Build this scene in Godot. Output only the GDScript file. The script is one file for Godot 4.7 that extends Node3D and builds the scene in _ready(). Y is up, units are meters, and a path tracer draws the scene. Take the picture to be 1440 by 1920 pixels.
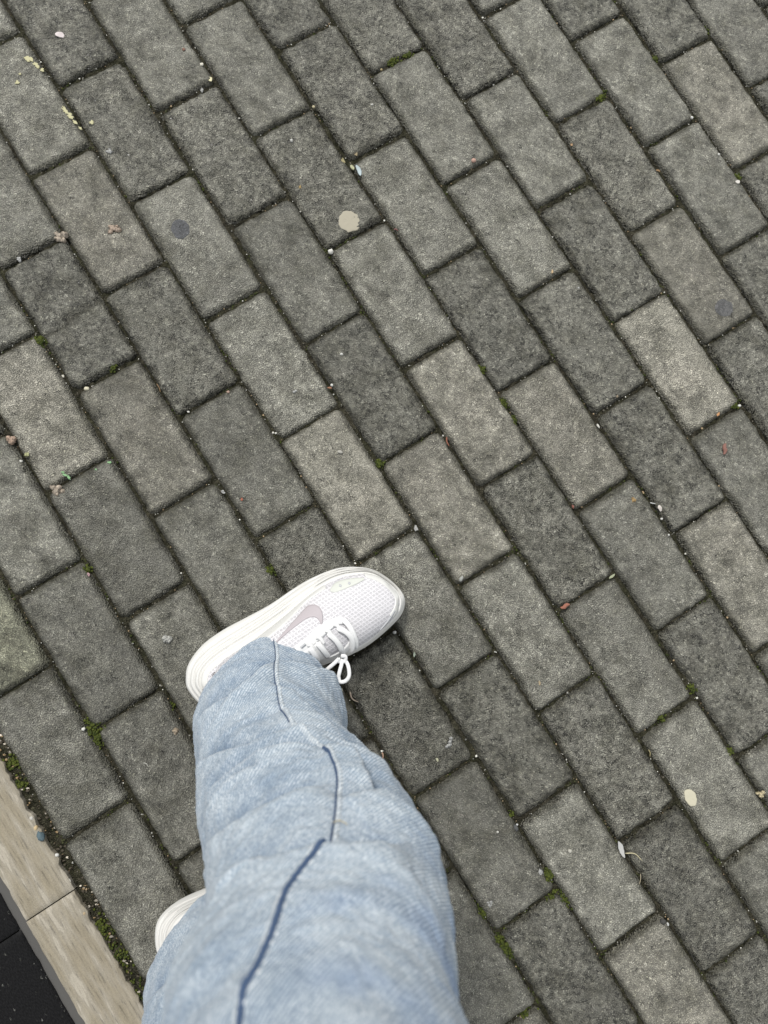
extends Node3D
# A look down at one's own legs in pale jeans and white running shoes on a brick pavement.

const RIGHT := Vector3(0.99691, 0.0785, 0.0)
const UPWARD := Vector3(-0.00976, 0.12391, -0.99225)
const BACK := Vector3(-0.0779, 0.98918, 0.1243)
const ORIGIN := Vector3(-0.0636, 0.0, -0.2245)      # a corner of the brick bond
const ALONG := Vector3(0.53487, 0.0, 0.84494)       # along the bricks
const ACROSS := Vector3(0.84494, 0.0, -0.53487)     # across the courses

var rng := RandomNumberGenerator.new()
var nz := FastNoiseLite.new()
var taken := {}
var pavement: Node3D
var M := {}
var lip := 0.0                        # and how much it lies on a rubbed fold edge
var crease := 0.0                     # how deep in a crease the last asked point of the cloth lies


# ---------------------------------------------------------------- helpers
func lat(u: float, v: float, y := 0.0) -> Vector3:
	return ORIGIN + ALONG * u + ACROSS * v + Vector3(0, y, 0)


func to_lat(p: Vector3) -> Vector2:
	var q := p - ORIGIN
	return Vector2(q.dot(ALONG), q.dot(ACROSS))


func numbered(called: String) -> String:
	var n: int = taken.get(called, 0)
	taken[called] = n + 1
	return called if n == 0 else "%s_%03d" % [called, n]


func tag(o: Node, label: String, category: String, group := "") -> void:
	o.set_meta("label", label)
	o.set_meta("category", category)
	if group:
		o.set_meta("group", group)


func put(called: String, mesh: Mesh, mat: Material, parent: Node = self) -> MeshInstance3D:
	var o := MeshInstance3D.new()
	o.name = numbered(called) if parent == self else called
	o.mesh = mesh
	o.material_override = mat
	parent.add_child(o, true)
	return o


func lin(r: float, g: float, b: float) -> Color:
	return Color(r, g, b).linear_to_srgb()


func matte(c: Color, rough := 0.85, spec := 0.4) -> StandardMaterial3D:
	var m := StandardMaterial3D.new()
	m.albedo_color = c
	m.roughness = rough
	m.metallic_specular = spec
	return m


func sheet(rows: int, cols: int, pts: PackedVector3Array, uvs: PackedVector2Array, colors: PackedColorArray, outward: Vector3, from: Vector3 = Vector3.INF, bumps := false) -> ArrayMesh:
	# a grid of points becomes a smooth mesh that faces outward (or away from the point «from»)
	var normals := PackedVector3Array()
	normals.resize(rows * cols)
	var sgn := 0.0
	for r in rows:
		var r0 := maxi(r - 1, 0) * cols
		var r1 := mini(r + 1, rows - 1) * cols
		for c in cols:
			var a := pts[r * cols + mini(c + 1, cols - 1)] - pts[r * cols + maxi(c - 1, 0)]
			var b := pts[r1 + c] - pts[r0 + c]
			normals[r * cols + c] = a.cross(b)
	var total := 0.0
	for k in range(0, rows * cols, 7):
		var want := outward if from == Vector3.INF else (pts[k] - from)
		total += normals[k].dot(want)
	sgn = 1.0 if total >= 0.0 else -1.0
	for k in rows * cols:
		var n := normals[k] * sgn
		normals[k] = n.normalized() if n.length_squared() > 1e-20 else Vector3.UP
	var index := PackedInt32Array()
	for r in rows - 1:
		for c in cols - 1:
			var a := r * cols + c
			var b := a + 1
			var d := a + cols
			var e := d + 1
			if sgn > 0.0:
				index.append_array([a, d, b, b, d, e])
			else:
				index.append_array([a, b, d, b, e, d])
	var arrays := []
	arrays.resize(Mesh.ARRAY_MAX)
	arrays[Mesh.ARRAY_VERTEX] = pts
	arrays[Mesh.ARRAY_NORMAL] = normals
	arrays[Mesh.ARRAY_INDEX] = index
	if uvs.size():
		arrays[Mesh.ARRAY_TEX_UV] = uvs
	if colors.size():
		arrays[Mesh.ARRAY_COLOR] = colors
	var mesh := ArrayMesh.new()
	mesh.add_surface_from_arrays(Mesh.PRIMITIVE_TRIANGLES, arrays)
	return mesh


func tube(path: PackedVector3Array, wide: float, high: float, up_of: PackedVector3Array = PackedVector3Array(), taper := 0.0, sides := 8) -> ArrayMesh:
	var n := path.size()
	var pts := PackedVector3Array()
	var uvs := PackedVector2Array()
	var run := 0.0
	for i in n:
		var t := (path[mini(i + 1, n - 1)] - path[maxi(i - 1, 0)]).normalized()
		var u := up_of[i] if up_of.size() else Vector3.UP
		var s := t.cross(u).normalized()
		u = s.cross(t)
		if i:
			run += path[i].distance_to(path[i - 1])
		var k := 1.0
		if i == 0 or i == n - 1:
			k = 0.25
		if taper > 0.0:
			k *= 1.0 - taper * float(i) / (n - 1)
		for j in sides + 1:
			var a := TAU * j / sides
			pts.append(path[i] + (s * cos(a) * wide + u * sin(a) * high) * k)
			uvs.append(Vector2(run / 0.02, float(j) / sides))
	# cylinders wind one way all round: judge the facing by the first ring
	var mesh := sheet(n, sides + 1, pts, uvs, PackedColorArray(), Vector3.ZERO, path[n / 2]) if n < 5 else sheet_around(n, sides + 1, pts, uvs, path)
	return mesh


func sheet_around(rows: int, cols: int, pts: PackedVector3Array, uvs: PackedVector2Array, path: PackedVector3Array, colors := PackedColorArray()) -> ArrayMesh:
	var r := rows / 2
	var a := pts[r * cols + 1] - pts[r * cols]
	var b := pts[(r + 1) * cols] - pts[r * cols]
	var n := a.cross(b)
	var out := n if n.dot(pts[r * cols] - path[r]) > 0.0 else -n
	var mesh := sheet_fixed(rows, cols, pts, uvs, colors, 1.0 if out == n else -1.0)
	return mesh


func sheet_fixed(rows: int, cols: int, pts: PackedVector3Array, uvs: PackedVector2Array, colors: PackedColorArray, sgn: float) -> ArrayMesh:
	var normals := PackedVector3Array()
	normals.resize(rows * cols)
	var closed := pts[0].distance_to(pts[cols - 1]) < 1e-5
	for r in rows:
		var r0 := maxi(r - 1, 0) * cols
		var r1 := mini(r + 1, rows - 1) * cols
		for c in cols:
			var c1 := c + 1 if c < cols - 1 else (1 if closed else c)
			var c0 := c - 1 if c > 0 else (cols - 2 if closed else c)
			var n := (pts[r * cols + c1] - pts[r * cols + c0]).cross(pts[r1 + c] - pts[r0 + c]) * sgn
			normals[r * cols + c] = n.normalized() if n.length_squared() > 1e-22 else Vector3.UP
	var index := PackedInt32Array()
	for r in rows - 1:
		for c in cols - 1:
			var a := r * cols + c
			var b := a + 1
			var d := a + cols
			var e := d + 1
			if sgn > 0.0:
				index.append_array([a, d, b, b, d, e])
			else:
				index.append_array([a, b, d, b, e, d])
	var arrays := []
	arrays.resize(Mesh.ARRAY_MAX)
	arrays[Mesh.ARRAY_VERTEX] = pts
	arrays[Mesh.ARRAY_NORMAL] = normals
	arrays[Mesh.ARRAY_INDEX] = index
	if uvs.size():
		arrays[Mesh.ARRAY_TEX_UV] = uvs
	if colors.size():
		arrays[Mesh.ARRAY_COLOR] = colors
	var mesh := ArrayMesh.new()
	mesh.add_surface_from_arrays(Mesh.PRIMITIVE_TRIANGLES, arrays)
	return mesh


func table(xs: Array, ys: Array, x: float) -> float:
	# smooth lookup in a short table
	var n := xs.size()
	if x <= xs[0]:
		return ys[0]
	if x >= xs[n - 1]:
		return ys[n - 1]
	var i := 0
	while x > xs[i + 1]:
		i += 1
	var t: float = (x - xs[i]) / (xs[i + 1] - xs[i])
	var y0: float = ys[maxi(i - 1, 0)]
	var y3: float = ys[mini(i + 2, n - 1)]
	return clampf(cubic_interpolate(ys[i], ys[i + 1], y0, y3, t), minf(ys[i], ys[i + 1]) - 0.004, maxf(ys[i], ys[i + 1]) + 0.004)


func curve2(list: Array, samples: int) -> PackedVector2Array:
	# a rounded line through the listed points, sampled evenly
	var fine := PackedVector2Array()
	var n := list.size()
	for i in n - 1:
		for k in 12:
			var p0: Vector2 = list[maxi(i - 1, 0)]
			var p3: Vector2 = list[mini(i + 2, n - 1)]
			fine.append((list[i] as Vector2).cubic_interpolate(list[i + 1], p0, p3, k / 12.0))
	fine.append(list[n - 1])
	var lengths := PackedFloat32Array([0.0])
	for i in range(1, fine.size()):
		lengths.append(lengths[i - 1] + fine[i].distance_to(fine[i - 1]))
	var out := PackedVector2Array()
	var at := 0
	for k in samples:
		var want := lengths[lengths.size() - 1] * k / (samples - 1)
		while at < lengths.size() - 2 and lengths[at + 1] < want:
			at += 1
		var span := maxf(lengths[at + 1] - lengths[at], 1e-9)
		out.append(fine[at].lerp(fine[at + 1], clampf((want - lengths[at]) / span, 0.0, 1.0)))
	return out


# ---------------------------------------------------------------- textures
func noise(type: int, period: float, salt: int, octaves := 1) -> FastNoiseLite:
	var n := FastNoiseLite.new()
	n.seed = salt
	n.noise_type = type
	n.frequency = 1.0 / period
	n.fractal_type = FastNoiseLite.FRACTAL_FBM if octaves > 1 else FastNoiseLite.FRACTAL_NONE
	n.fractal_octaves = octaves
	if type == FastNoiseLite.TYPE_CELLULAR:
		n.cellular_return_type = FastNoiseLite.RETURN_CELL_VALUE
	return n


func bytes_of(n: FastNoiseLite, w: int, h: int) -> PackedByteArray:
	var im := n.get_seamless_image(w, h, false, false, 0.1, true)
	im.convert(Image.FORMAT_L8)
	return im.get_data()


func picture(data: PackedByteArray, w: int, h: int, format := Image.FORMAT_RGB8) -> ImageTexture:
	return ImageTexture.create_from_image(Image.create_from_data(w, h, false, format, data))


func bumps(heights: PackedByteArray, w: int, h: int, strength: float) -> ImageTexture:
	var im := Image.create_from_data(w, h, false, Image.FORMAT_L8, heights)
	im.convert(Image.FORMAT_RGB8)
	im.bump_map_to_normal_map(strength)
	return ImageTexture.create_from_image(im)


func concrete(salt: int, coarse: float, pits: float) -> StandardMaterial3D:
	# pressed concrete paver: sand grain, small chippings, pits; 0.4 m a side
	var s := 1024
	var grain := bytes_of(noise(FastNoiseLite.TYPE_SIMPLEX_SMOOTH, 6.0, salt, 2), s, s)
	var chips := bytes_of(noise(FastNoiseLite.TYPE_CELLULAR, 11.0, salt + 1), s, s)
	var lumps := bytes_of(noise(FastNoiseLite.TYPE_SIMPLEX_SMOOTH, 24.0, salt + 2, 2), s, s)
	var cloud := bytes_of(noise(FastNoiseLite.TYPE_SIMPLEX_SMOOTH, 70.0, salt + 3, 3), s, s)
	var color := PackedByteArray()
	color.resize(s * s * 3)
	var height := PackedByteArray()
	height.resize(s * s)
	var damp := PackedByteArray()
	damp.resize(s * s)
	var r := RandomNumberGenerator.new()
	r.seed = salt
	for i in s * s:
		var g := clampf((grain[i] - 128) / 76.0, -1.0, 1.0)
		g = g * (1.5 - 0.5 * g * g)
		var c := (chips[i] - 128) / 128.0
		var l := (lumps[i] - 128) / 128.0
		var w := (cloud[i] - 128) / 128.0
		var v := 0.645 + 0.115 * g + 0.07 * (0.4 + coarse) * c + 0.06 * coarse * l + 0.08 * w
		var y := 0.5 + 0.2 * g + coarse * (0.12 * c + 0.24 * l)
		var hole := g * 0.45 + l * 0.8 + w * 0.5
		if hole < -pits:
			var k := minf((-pits - hole) * 3.0, 1.0)
			v -= 0.20 * k
			y -= 0.3 * k
		if c > 0.9 and g > 0.1:
			v += 0.13
		var e := int(clampf(v, 0.12, 1.0) * 255.0)
		color[i * 3] = e
		color[i * 3 + 1] = e
		color[i * 3 + 2] = clampi(e - 2, 0, 255)
		height[i] = int(clampf(y, 0.0, 1.0) * 255.0)
		damp[i] = int(clampf(0.60 + 0.42 * w + 0.10 * g, 0.3, 0.95) * 255.0)
	for k in 5200:                                    # single quartz grains
		var x := r.randi_range(0, s - 5)
		var yy := r.randi_range(0, s - 5)
		var b := r.randi_range(195, 255)
		var size := 2 if r.randf() < 0.6 else (3 if r.randf() < 0.8 else 4)
		for dx in size:
			for dy in size:
				var o := ((yy + dy) * s + x + dx) * 3
				color[o] = b
				color[o + 1] = b
				color[o + 2] = b - 8
	var m := StandardMaterial3D.new()
	m.albedo_texture = picture(color, s, s)
	m.normal_enabled = true
	m.normal_texture = bumps(height, s, s, 9.0 + 8.0 * coarse)
	m.normal_scale = 1.0
	m.vertex_color_use_as_albedo = true
	m.roughness = 1.0
	m.roughness_texture = picture(damp, s, s, Image.FORMAT_L8)
	m.metallic_specular = 0.45
	return m


func denim() -> StandardMaterial3D:
	# twill lines, slubby yarn and a stone-washed mottle; 0.24 m a side
	var s := 1024
	var slub := bytes_of(noise(FastNoiseLite.TYPE_SIMPLEX_SMOOTH, 9.0, 71, 2), s, s)
	var mottle := bytes_of(noise(FastNoiseLite.TYPE_SIMPLEX_SMOOTH, 22.0, 72, 3), s, s)
	var fine := bytes_of(noise(FastNoiseLite.TYPE_VALUE, 4.0, 73), s, s)
	var color := PackedByteArray()
	color.resize(s * s * 3)
	var height := PackedByteArray()
	height.resize(s * s)
	for y in s:
		for x in s:
			var i := y * s + x
			# yarn streaks: the same noise read with x squeezed
			var a := (slub[y * s + (x * 4) % s] - 128) / 128.0
			var b := (slub[((y * 4) % s) * s + x] - 128) / 128.0
			var m := (mottle[i] - 128) / 128.0
			var f := (fine[i] - 128) / 128.0
			var wave := sin(TAU * (x * 66.0 - y * 62.0) / s + m * 0.6 + a * 0.8)
			var t := 0.64 + 0.21 * wave * (0.75 + 0.5 * f) + 0.17 * a + 0.14 * b + 0.09 * m + 0.18 * f
			t = clampf(t, 0.0, 1.0)
			# between the indigo left in the twill's furrows and the worn white of its ridges
			color[i * 3] = int(lerpf(84.0, 255.0, t))
			color[i * 3 + 1] = int(lerpf(104.0, 255.0, t))
			color[i * 3 + 2] = int(lerpf(128.0, 255.0, t))
			height[i] = int(clampf(0.5 + 0.25 * wave + 0.12 * a + 0.1 * b, 0.0, 1.0) * 255.0)
	var m := StandardMaterial3D.new()
	m.albedo_texture = picture(color, s, s)
	m.normal_enabled = true
	m.normal_texture = bumps(height, s, s, 2.5)
	m.vertex_color_use_as_albedo = true
	m.roughness = 0.9
	m.metallic_specular = 0.25
	m.rim_enabled = true
	m.rim = 0.15
	return m


func shoe_mesh_cloth() -> StandardMaterial3D:
	# engineered mesh: a lattice of smooth bands round little woven fields
	var w := 1024
	var h := 512
	var color := PackedByteArray()
	color.resize(w * h * 3)
	var height := PackedByteArray()
	height.resize(w * h)
	for y in h:
		for x in w:
			var p := (x * 1.0 + y * 0.55) / 17.0
			var q := (y * 1.0 - x * 0.18) / 15.0
			var fp := p - floorf(p)
			var fq := q - floorf(q)
			var band := minf(minf(fp, 1.0 - fp) * 17.0, minf(fq, 1.0 - fq) * 15.0)
			var v := 0.93
			var e := 0.9
			if band > 2.3:
				var weave := sin(TAU * (x * 0.2 + y * 0.02)) * 0.5 + 0.5
				var cut := 1.0 if sin(TAU * (y * 0.22)) > -0.55 else 0.0
				v = 0.93 - 0.27 * weave * cut
				e = 0.6 - 0.4 * weave * cut
			var i := y * w + x
			color[i * 3] = int(v * 255.0)
			color[i * 3 + 1] = int(v * 254.0)
			color[i * 3 + 2] = int(minf(v * 1.01, 1.0) * 255.0)
			height[i] = int(e * 255.0)
	var m := StandardMaterial3D.new()
	m.albedo_texture = picture(color, w, h)
	m.normal_enabled = true
	m.normal_texture = bumps(height, w, h, 1.5)
	m.roughness = 0.85
	m.metallic_specular = 0.3
	return m


func streaky_stone(base: Color, salt: int) -> StandardMaterial3D:
	# cast stone rubbed along its length, with worn pale patches and hairline scratches; colours in vertices
	var w := 1024
	var h := 512
	var broad := bytes_of(noise(FastNoiseLite.TYPE_SIMPLEX_SMOOTH, 60.0, salt, 4), w, h)
	var thin := bytes_of(noise(FastNoiseLite.TYPE_SIMPLEX_SMOOTH, 14.0, salt + 1, 3), w, h)
	var grit := bytes_of(noise(FastNoiseLite.TYPE_VALUE, 2.5, salt + 2), w, h)
	var color := PackedByteArray()
	color.resize(w * h * 3)
	var height := PackedByteArray()
	height.resize(w * h)
	for y in h:
		for x in w:
			var i := y * w + x
			var b := (broad[y * w + (x / 6)] - 128) / 128.0
			var t := (thin[y * w + (x / 9)] - 128) / 128.0
			var g := (grit[i] - 128) / 128.0
			var v := 0.82 + 0.07 * b + 0.06 * t + 0.05 * g
			if t < -0.55:
				v -= 0.10
			if b > 0.42:
				v += 0.07
			v = clampf(v, 0.2, 1.0)
			color[i * 3] = int(v * 255.0)
			color[i * 3 + 1] = int(v * lerpf(250.0, 255.0, clampf(b + 0.5, 0.0, 1.0)))
			color[i * 3 + 2] = int(v * lerpf(236.0, 254.0, clampf(b + 0.5, 0.0, 1.0)))
			height[i] = int(clampf(0.5 + 0.2 * t + 0.15 * g + 0.1 * b, 0.0, 1.0) * 255.0)
	var m := StandardMaterial3D.new()
	m.albedo_color = base
	m.albedo_texture = picture(color, w, h)
	m.normal_enabled = true
	m.normal_texture = bumps(height, w, h, 3.0)
	m.roughness = 0.75
	return m


func granite_black() -> StandardMaterial3D:
	var s := 512
	var fine := bytes_of(noise(FastNoiseLite.TYPE_SIMPLEX_SMOOTH, 4.0, 91, 2), s, s)
	var color := PackedByteArray()
	color.resize(s * s * 3)
	for i in s * s:
		var v := 20 + int((fine[i] - 128) * 0.1)
		color[i * 3] = clampi(v, 4, 60)
		color[i * 3 + 1] = clampi(v, 4, 60)
		color[i * 3 + 2] = clampi(v + 1, 4, 60)
	var r := RandomNumberGenerator.new()
	r.seed = 92
	for k in 420:
		var x := r.randi_range(0, s - 6)
		var y := r.randi_range(0, s - 6)
		var b := r.randi_range(45, 120)
		for d in r.randi_range(2, 9):
			var o := ((y + r.randi_range(0, 3)) * s + x + r.randi_range(0, 3)) * 3
			color[o] = b
			color[o + 1] = b
			color[o + 2] = b - 5
	var m := StandardMaterial3D.new()
	m.albedo_texture = picture(color, s, s)
	m.roughness = 0.55
	m.metallic_specular = 0.2
	return m


# ---------------------------------------------------------------- the pavement
# how light each brick is, course by course from the kerb side; a letter after the lightness: r rough, t tan, g greenish
const TONES := {
	-5: [-1, "1.05g .88 1.02 1.0"], -4: [-1, "1.08 .84 .86 .9 .95"], -3: [-3, "1.0 1.15t .8 .98 .85 .9 .9"], -2: [-3, "1.05 .86r .95t .88 .85 .9r .95"],
	-1: [-5, "1.0 1.08 1.04t .9r .9 .84r .8r .84 .82r"], 0: [-4, ".92r .96r 1.05 1.17 1.3t 1.02 .93r 1.2 1.1t"], 1: [-4, "1.02 .98r .93 .87r 1.17t 1.12 .97r .83r .9r"],
	2: [-4, "1.0 1.02 .92r 1.1 1.25t .96r .98 1.14 .95"], 3: [-4, ".95r .93r 1.1 .91r 1.08t .98 .95r .95"], 4: [-3, ".95r 1.04 1.1 1.03r .94r 1.14t .95"],
	5: [-3, ".93r 1.1 .98r 1.34t 1.02"], 6: [-3, "1.0 1.12 1.05r .97t .98r"], 7: [-3, ".95r 1.1 1.07 .97r"], 8: [-2, ".98r 1.16t .95r"], 9: [-2, "1.0 1.0r"]
}


func tone(j: int, n: int) -> Array:
	if TONES.has(j):
		var row: Array = TONES[j]
		var words: PackedStringArray = (row[1] as String).split(" ")
		var k: int = n - row[0]
		if k >= 0 and k < words.size():
			var w := words[k]
			var kind := w.right(1) if w.right(1) in ["r", "t", "g"] else ""
			return [1.0 + (w.to_float() - 1.0) * 1.25, kind]
	return [rng.randf_range(0.86, 1.14), ["", "r", "t", "r"][rng.randi_range(0, 3)]]


func brick_mesh(light: float, kind: String, salt: int) -> ArrayMesh:
	var ex := PackedFloat32Array([0.0, 0.0012, 0.003, 0.005, 0.0072, 0.0098, 0.0135])
	var xs := PackedFloat32Array()
	var zs := PackedFloat32Array()
	var hx := 0.0983
	var hz := 0.0484
	for e in ex:
		xs.append(-hx + e)
		zs.append(-hz + e)
	for k in range(1, 28):
		xs.append(lerpf(-hx + 0.0135, hx - 0.0135, k / 28.0))
	for k in range(1, 13):
		zs.append(lerpf(-hz + 0.0135, hz - 0.0135, k / 13.0))
	for k in range(ex.size() - 1, -1, -1):
		xs.append(hx - ex[k])
		zs.append(hz - ex[k])
	var rows := zs.size() + 2
	var cols := xs.size() + 2
	var pts := PackedVector3Array()
	var uvs := PackedVector2Array()
	var colors := PackedColorArray()
	var off := Vector2(rng.randf(), rng.randf())
	var turn := -1.0 if rng.randf() < 0.5 else 1.0
	var rough := kind == "r"
	var wander := 0.0030 if rough else 0.0020
	var base := Vector3(0.545, 0.532, 0.468) * light
	if kind == "t":
		base = Vector3(0.580, 0.555, 0.482) * light
	elif kind == "g":
		base = Vector3(0.560, 0.560, 0.430) * light
	elif not rough:
		base = Vector3(0.550, 0.538, 0.476) * light
	var blush := Vector2(rng.randf_range(-0.05, 0.05), rng.randf_range(-0.02, 0.02))
	var wet := rng.randf_range(-1.0, 1.0)
	for r in rows:
		for c in cols:
			var x := xs[clampi(c - 1, 0, xs.size() - 1)]
			var z := zs[clampi(r - 1, 0, zs.size() - 1)]
			var qx := maxf(absf(x) - hx + 0.009, 0.0)
			var qz := maxf(absf(z) - hz + 0.009, 0.0)
			var d := 0.009 - Vector2(qx, qz).length()
			d = minf(d, minf(hx - absf(x), hz - absf(z)))
			d += wander * nz.get_noise_3d(x * 110.0, salt * 7.3, z * 110.0) + (0.0026 if rough else 0.0019) * nz.get_noise_3d(x * 320.0, salt * 3.1, z * 320.0)
			var low := clampf(1.0 - d / 0.0075, 0.0, 1.6)
			var y := -0.0070 * low * low
			y += (0.0009 if rough else 0.0006) * nz.get_noise_3d(x * 60.0, salt * 1.7, z * 60.0)
			var split := salt == -76 and absf(x - 0.008 - z * 0.12) < 0.0034     # this one is cracked across
			if split:
				y -= 0.0035
			if r == 0 or r == rows - 1 or c == 0 or c == cols - 1:
				y = -0.03
			pts.append(Vector3(x, y, z))
			uvs.append(Vector2(x, z) * turn / 0.4 + off)
			var big := nz.get_noise_3d(x * 16.0, salt * 2.9 + 40.0, z * 16.0)
			var mid := nz.get_noise_3d(x * 48.0, salt * 2.3 + 90.0, z * 48.0)
			var v := 1.0 + 0.34 * big + 0.13 * mid + 0.12 * wet * x / hx
			var col := base * v
			if kind == "t":
				var k := exp(-(Vector2(x, z) - blush).length_squared() / 0.0011)
				col = col.lerp(Vector3(0.82, 0.77, 0.67) * light / 1.15, 0.45 * k)
			# algae and soil creep over the arrises
			var dirt := clampf((0.0120 - d) / 0.0095 + 0.8 * mid + 0.35 * big, 0.0, 1.0) * clampf((0.022 - d) / 0.012, 0.0, 1.0)
			col = col.lerp(Vector3(0.098, 0.094, 0.066), maxf(0.80 * dirt, 0.75 if split else 0.0))
			colors.append(Color(maxf(col.x, 0.01), maxf(col.y, 0.01), maxf(col.z, 0.01)))
	return sheet_fixed(rows, cols, pts, uvs, colors, -1.0)


func in_frame(p: Vector3, margin: float) -> bool:
	return p.x > -0.48 - margin and p.x < 0.72 + margin and p.z > -0.96 - margin and p.z < 0.56 + margin


func build_pavement() -> void:
	pavement = Node3D.new()
	pavement.name = "pavement"
	pavement.set_meta("kind", "structure")
	pavement.set_meta("label", "grey concrete brick pavement laid in half bond with mossy joints")
	add_child(pavement)
	M.rough = concrete(11, 1.0, 0.62)
	M.fine = concrete(23, 0.55, 0.95)
	var far: Array[Transform3D] = []
	var last: ArrayMesh
	var count := 0
	for j in range(-5, 46):
		for n in range(-30, 30):
			var c := lat((n + 0.5 + (posmod(j, 2)) * 0.5) * 0.2, (j + 0.5) * 0.1)
			var jitter := Transform3D(Basis(Vector3.UP, rng.randf_range(-0.007, 0.007)) * Basis(ALONG, rng.randf_range(-0.012, 0.012)) * Basis(ACROSS, rng.randf_range(-0.006, 0.006)), c + Vector3(rng.randf_range(-0.0013, 0.0013), rng.randf_range(-0.0012, 0.0012), rng.randf_range(-0.0013, 0.0013)))
			var frame := Transform3D(Basis(ALONG, Vector3.UP, -ACROSS), Vector3.ZERO)
			if in_frame(c, 0.32):
				var t := tone(j, n)
				last = brick_mesh(t[0], t[1], j * 37 + n)
				var o := put("brick", last, M.rough if t[1] == "r" else M.fine, pavement)
				o.name = "brick" if count == 0 else "brick_%03d" % count
				count += 1
				o.transform = jitter * frame
			elif c.length() < 4.0:
				far.append(jitter * frame)
	var many := MultiMesh.new()
	many.transform_format = MultiMesh.TRANSFORM_3D
	many.mesh = last
	many.instance_count = far.size()
	for k in far.size():
		many.set_instance_transform(k, far[k])
	var rest := MultiMeshInstance3D.new()
	rest.name = "outer_bricks"
	rest.multimesh = many
	rest.material_override = M.fine
	rest.set_meta("kind", "stuff")
	pavement.add_child(rest)


const MOSS := [Vector3(0.093, -0.803, 0.009), Vector3(0.116, -0.815, 0.007), Vector3(-0.293, 0.161, 0.016), Vector3(0.437, -0.435, 0.006), Vector3(0.209, 0.393, 0.009), Vector3(0.236, 0.435, 0.018), Vector3(0.306, 0.383, 0.013), Vector3(0.567, -0.879, 0.006), Vector3(0.409, -0.763, 0.007), Vector3(-0.275, 0.400, 0.014), Vector3(-0.254, 0.435, 0.016), Vector3(-0.230, 0.479, 0.016), Vector3(0.495, -0.831, 0.004), Vector3(-0.073, -0.049, 0.006), Vector3(-0.393, 0.196, 0.009), Vector3(-0.379, 0.222, 0.007), Vector3(-0.180, 0.118, 0.004), Vector3(-0.313, -0.049, 0.005), Vector3(0.075, -0.197, 0.005), Vector3(0.221, -0.336, 0.006), Vector3(0.250, -0.286, 0.006), Vector3(0.261, -0.259, 0.006), Vector3(0.506, 0.110, 0.006), Vector3(0.459, 0.149, 0.006), Vector3(0.591, -0.289, 0.004), Vector3(-0.394, -0.357, 0.006), Vector3(-0.387, -0.357, 0.005), Vector3(-0.291, -0.323, 0.004), Vector3(0.262, 0.519, 0.006), Vector3(0.235, 0.283, 0.006), Vector3(0.291, 0.355, 0.006), Vector3(0.298, 0.348, 0.006), Vector3(0.554, 0.196, 0.005), Vector3(-0.300, 0.427, 0.006), Vector3(0.659, -0.903, 0.009), Vector3(0.617, -0.644, 0.005), Vector3(0.193, 0.272, 0.004)]


func soil_height(x: float, z: float) -> float:
	var h := -0.0068 + 0.0026 * nz.get_noise_2d(x * 90.0, z * 90.0) + 0.0012 * nz.get_noise_2d(x * 400.0 + 50.0, z * 400.0)
	for s: Vector3 in MOSS:
		var d := Vector2(x - s.x, z - s.y).length()
		if d < s.z * 2.0:
			h += 0.0035 * (1.0 - d / (s.z * 2.0))
	return h


func build_joints() -> void:
	var rows := 420
	var cols := 330
	var pts := PackedVector3Array()
	var colors := PackedColorArray()
	for r in rows:
		for c in cols:
			var x := lerpf(-0.62, 0.88, float(c) / (cols - 1))
			var z := lerpf(-1.15, 0.80, float(r) / (rows - 1))
			pts.append(Vector3(x, soil_height(x, z), z))
			var k := clampf(0.5 + 0.9 * nz.get_noise_2d(x * 30.0 + 9.0, z * 30.0), 0.0, 1.0)
			var g := clampf(0.5 + 1.2 * nz.get_noise_2d(x * 350.0 + 9.0, z * 350.0), 0.0, 1.0)
			var col := Color(0.055, 0.051, 0.038).lerp(Color(0.165, 0.150, 0.112), g).lerp(Color(0.090, 0.098, 0.048), 0.5 * k)
			colors.append(col)
	var m: StandardMaterial3D = M.rough.duplicate()
	m.uv1_triplanar = true
	m.uv1_world_triplanar = true
	m.uv1_scale = Vector3(3.1, 3.1, 3.1)
	m.roughness = 0.95
	m.metallic_specular = 0.2
	put("joint_soil", sheet(rows, cols, pts, PackedVector2Array(), colors, Vector3.UP), m, pavement).set_meta("kind", "stuff")


func lump_mesh(salt: int, rings := 6, sides := 9, rough := 0.35) -> ArrayMesh:
	var pts := PackedVector3Array()
	var r := RandomNumberGenerator.new()
	r.seed = salt
	var path := PackedVector3Array()
	for i in rings:
		var a := PI * i / (rings - 1)
		path.append(Vector3(0, cos(a), 0))
		var first := Vector3.ZERO
		for j in sides + 1:
			var b := TAU * j / sides
			var p := Vector3(sin(a) * cos(b), cos(a), sin(a) * sin(b))
			p *= 1.0 + rough * nz.get_noise_3d(p.x * 2.4 + salt * 9.0, p.y * 2.4, p.z * 2.4) * 1.5
			if j == sides:
				p = first
			if j == 0:
				first = p
			pts.append(p)
	return sheet_around(rings, sides + 1, pts, PackedVector2Array(), path)


func joint_spot() -> Vector3:
	# a random place in a joint of the bond
	for tries in 40:
		var p := Vector3(rng.randf_range(-0.50, 0.75), 0, rng.randf_range(-1.0, 0.62))
		var l := to_lat(p)
		if l.y < -0.5:
			continue
		var j := floori(l.y / 0.1)
		if rng.randf() < 0.62:
			l.y = (j + (1 if rng.randf() < 0.5 else 0)) * 0.1 + rng.randfn(0.0, 0.0024)
		else:
			var shift := 0.1 if posmod(j, 2) else 0.0
			l.x = roundf((l.x - shift) / 0.2) * 0.2 + shift + rng.randfn(0.0, 0.0024)
		return lat(l.x, l.y)
	return Vector3.ZERO


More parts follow.
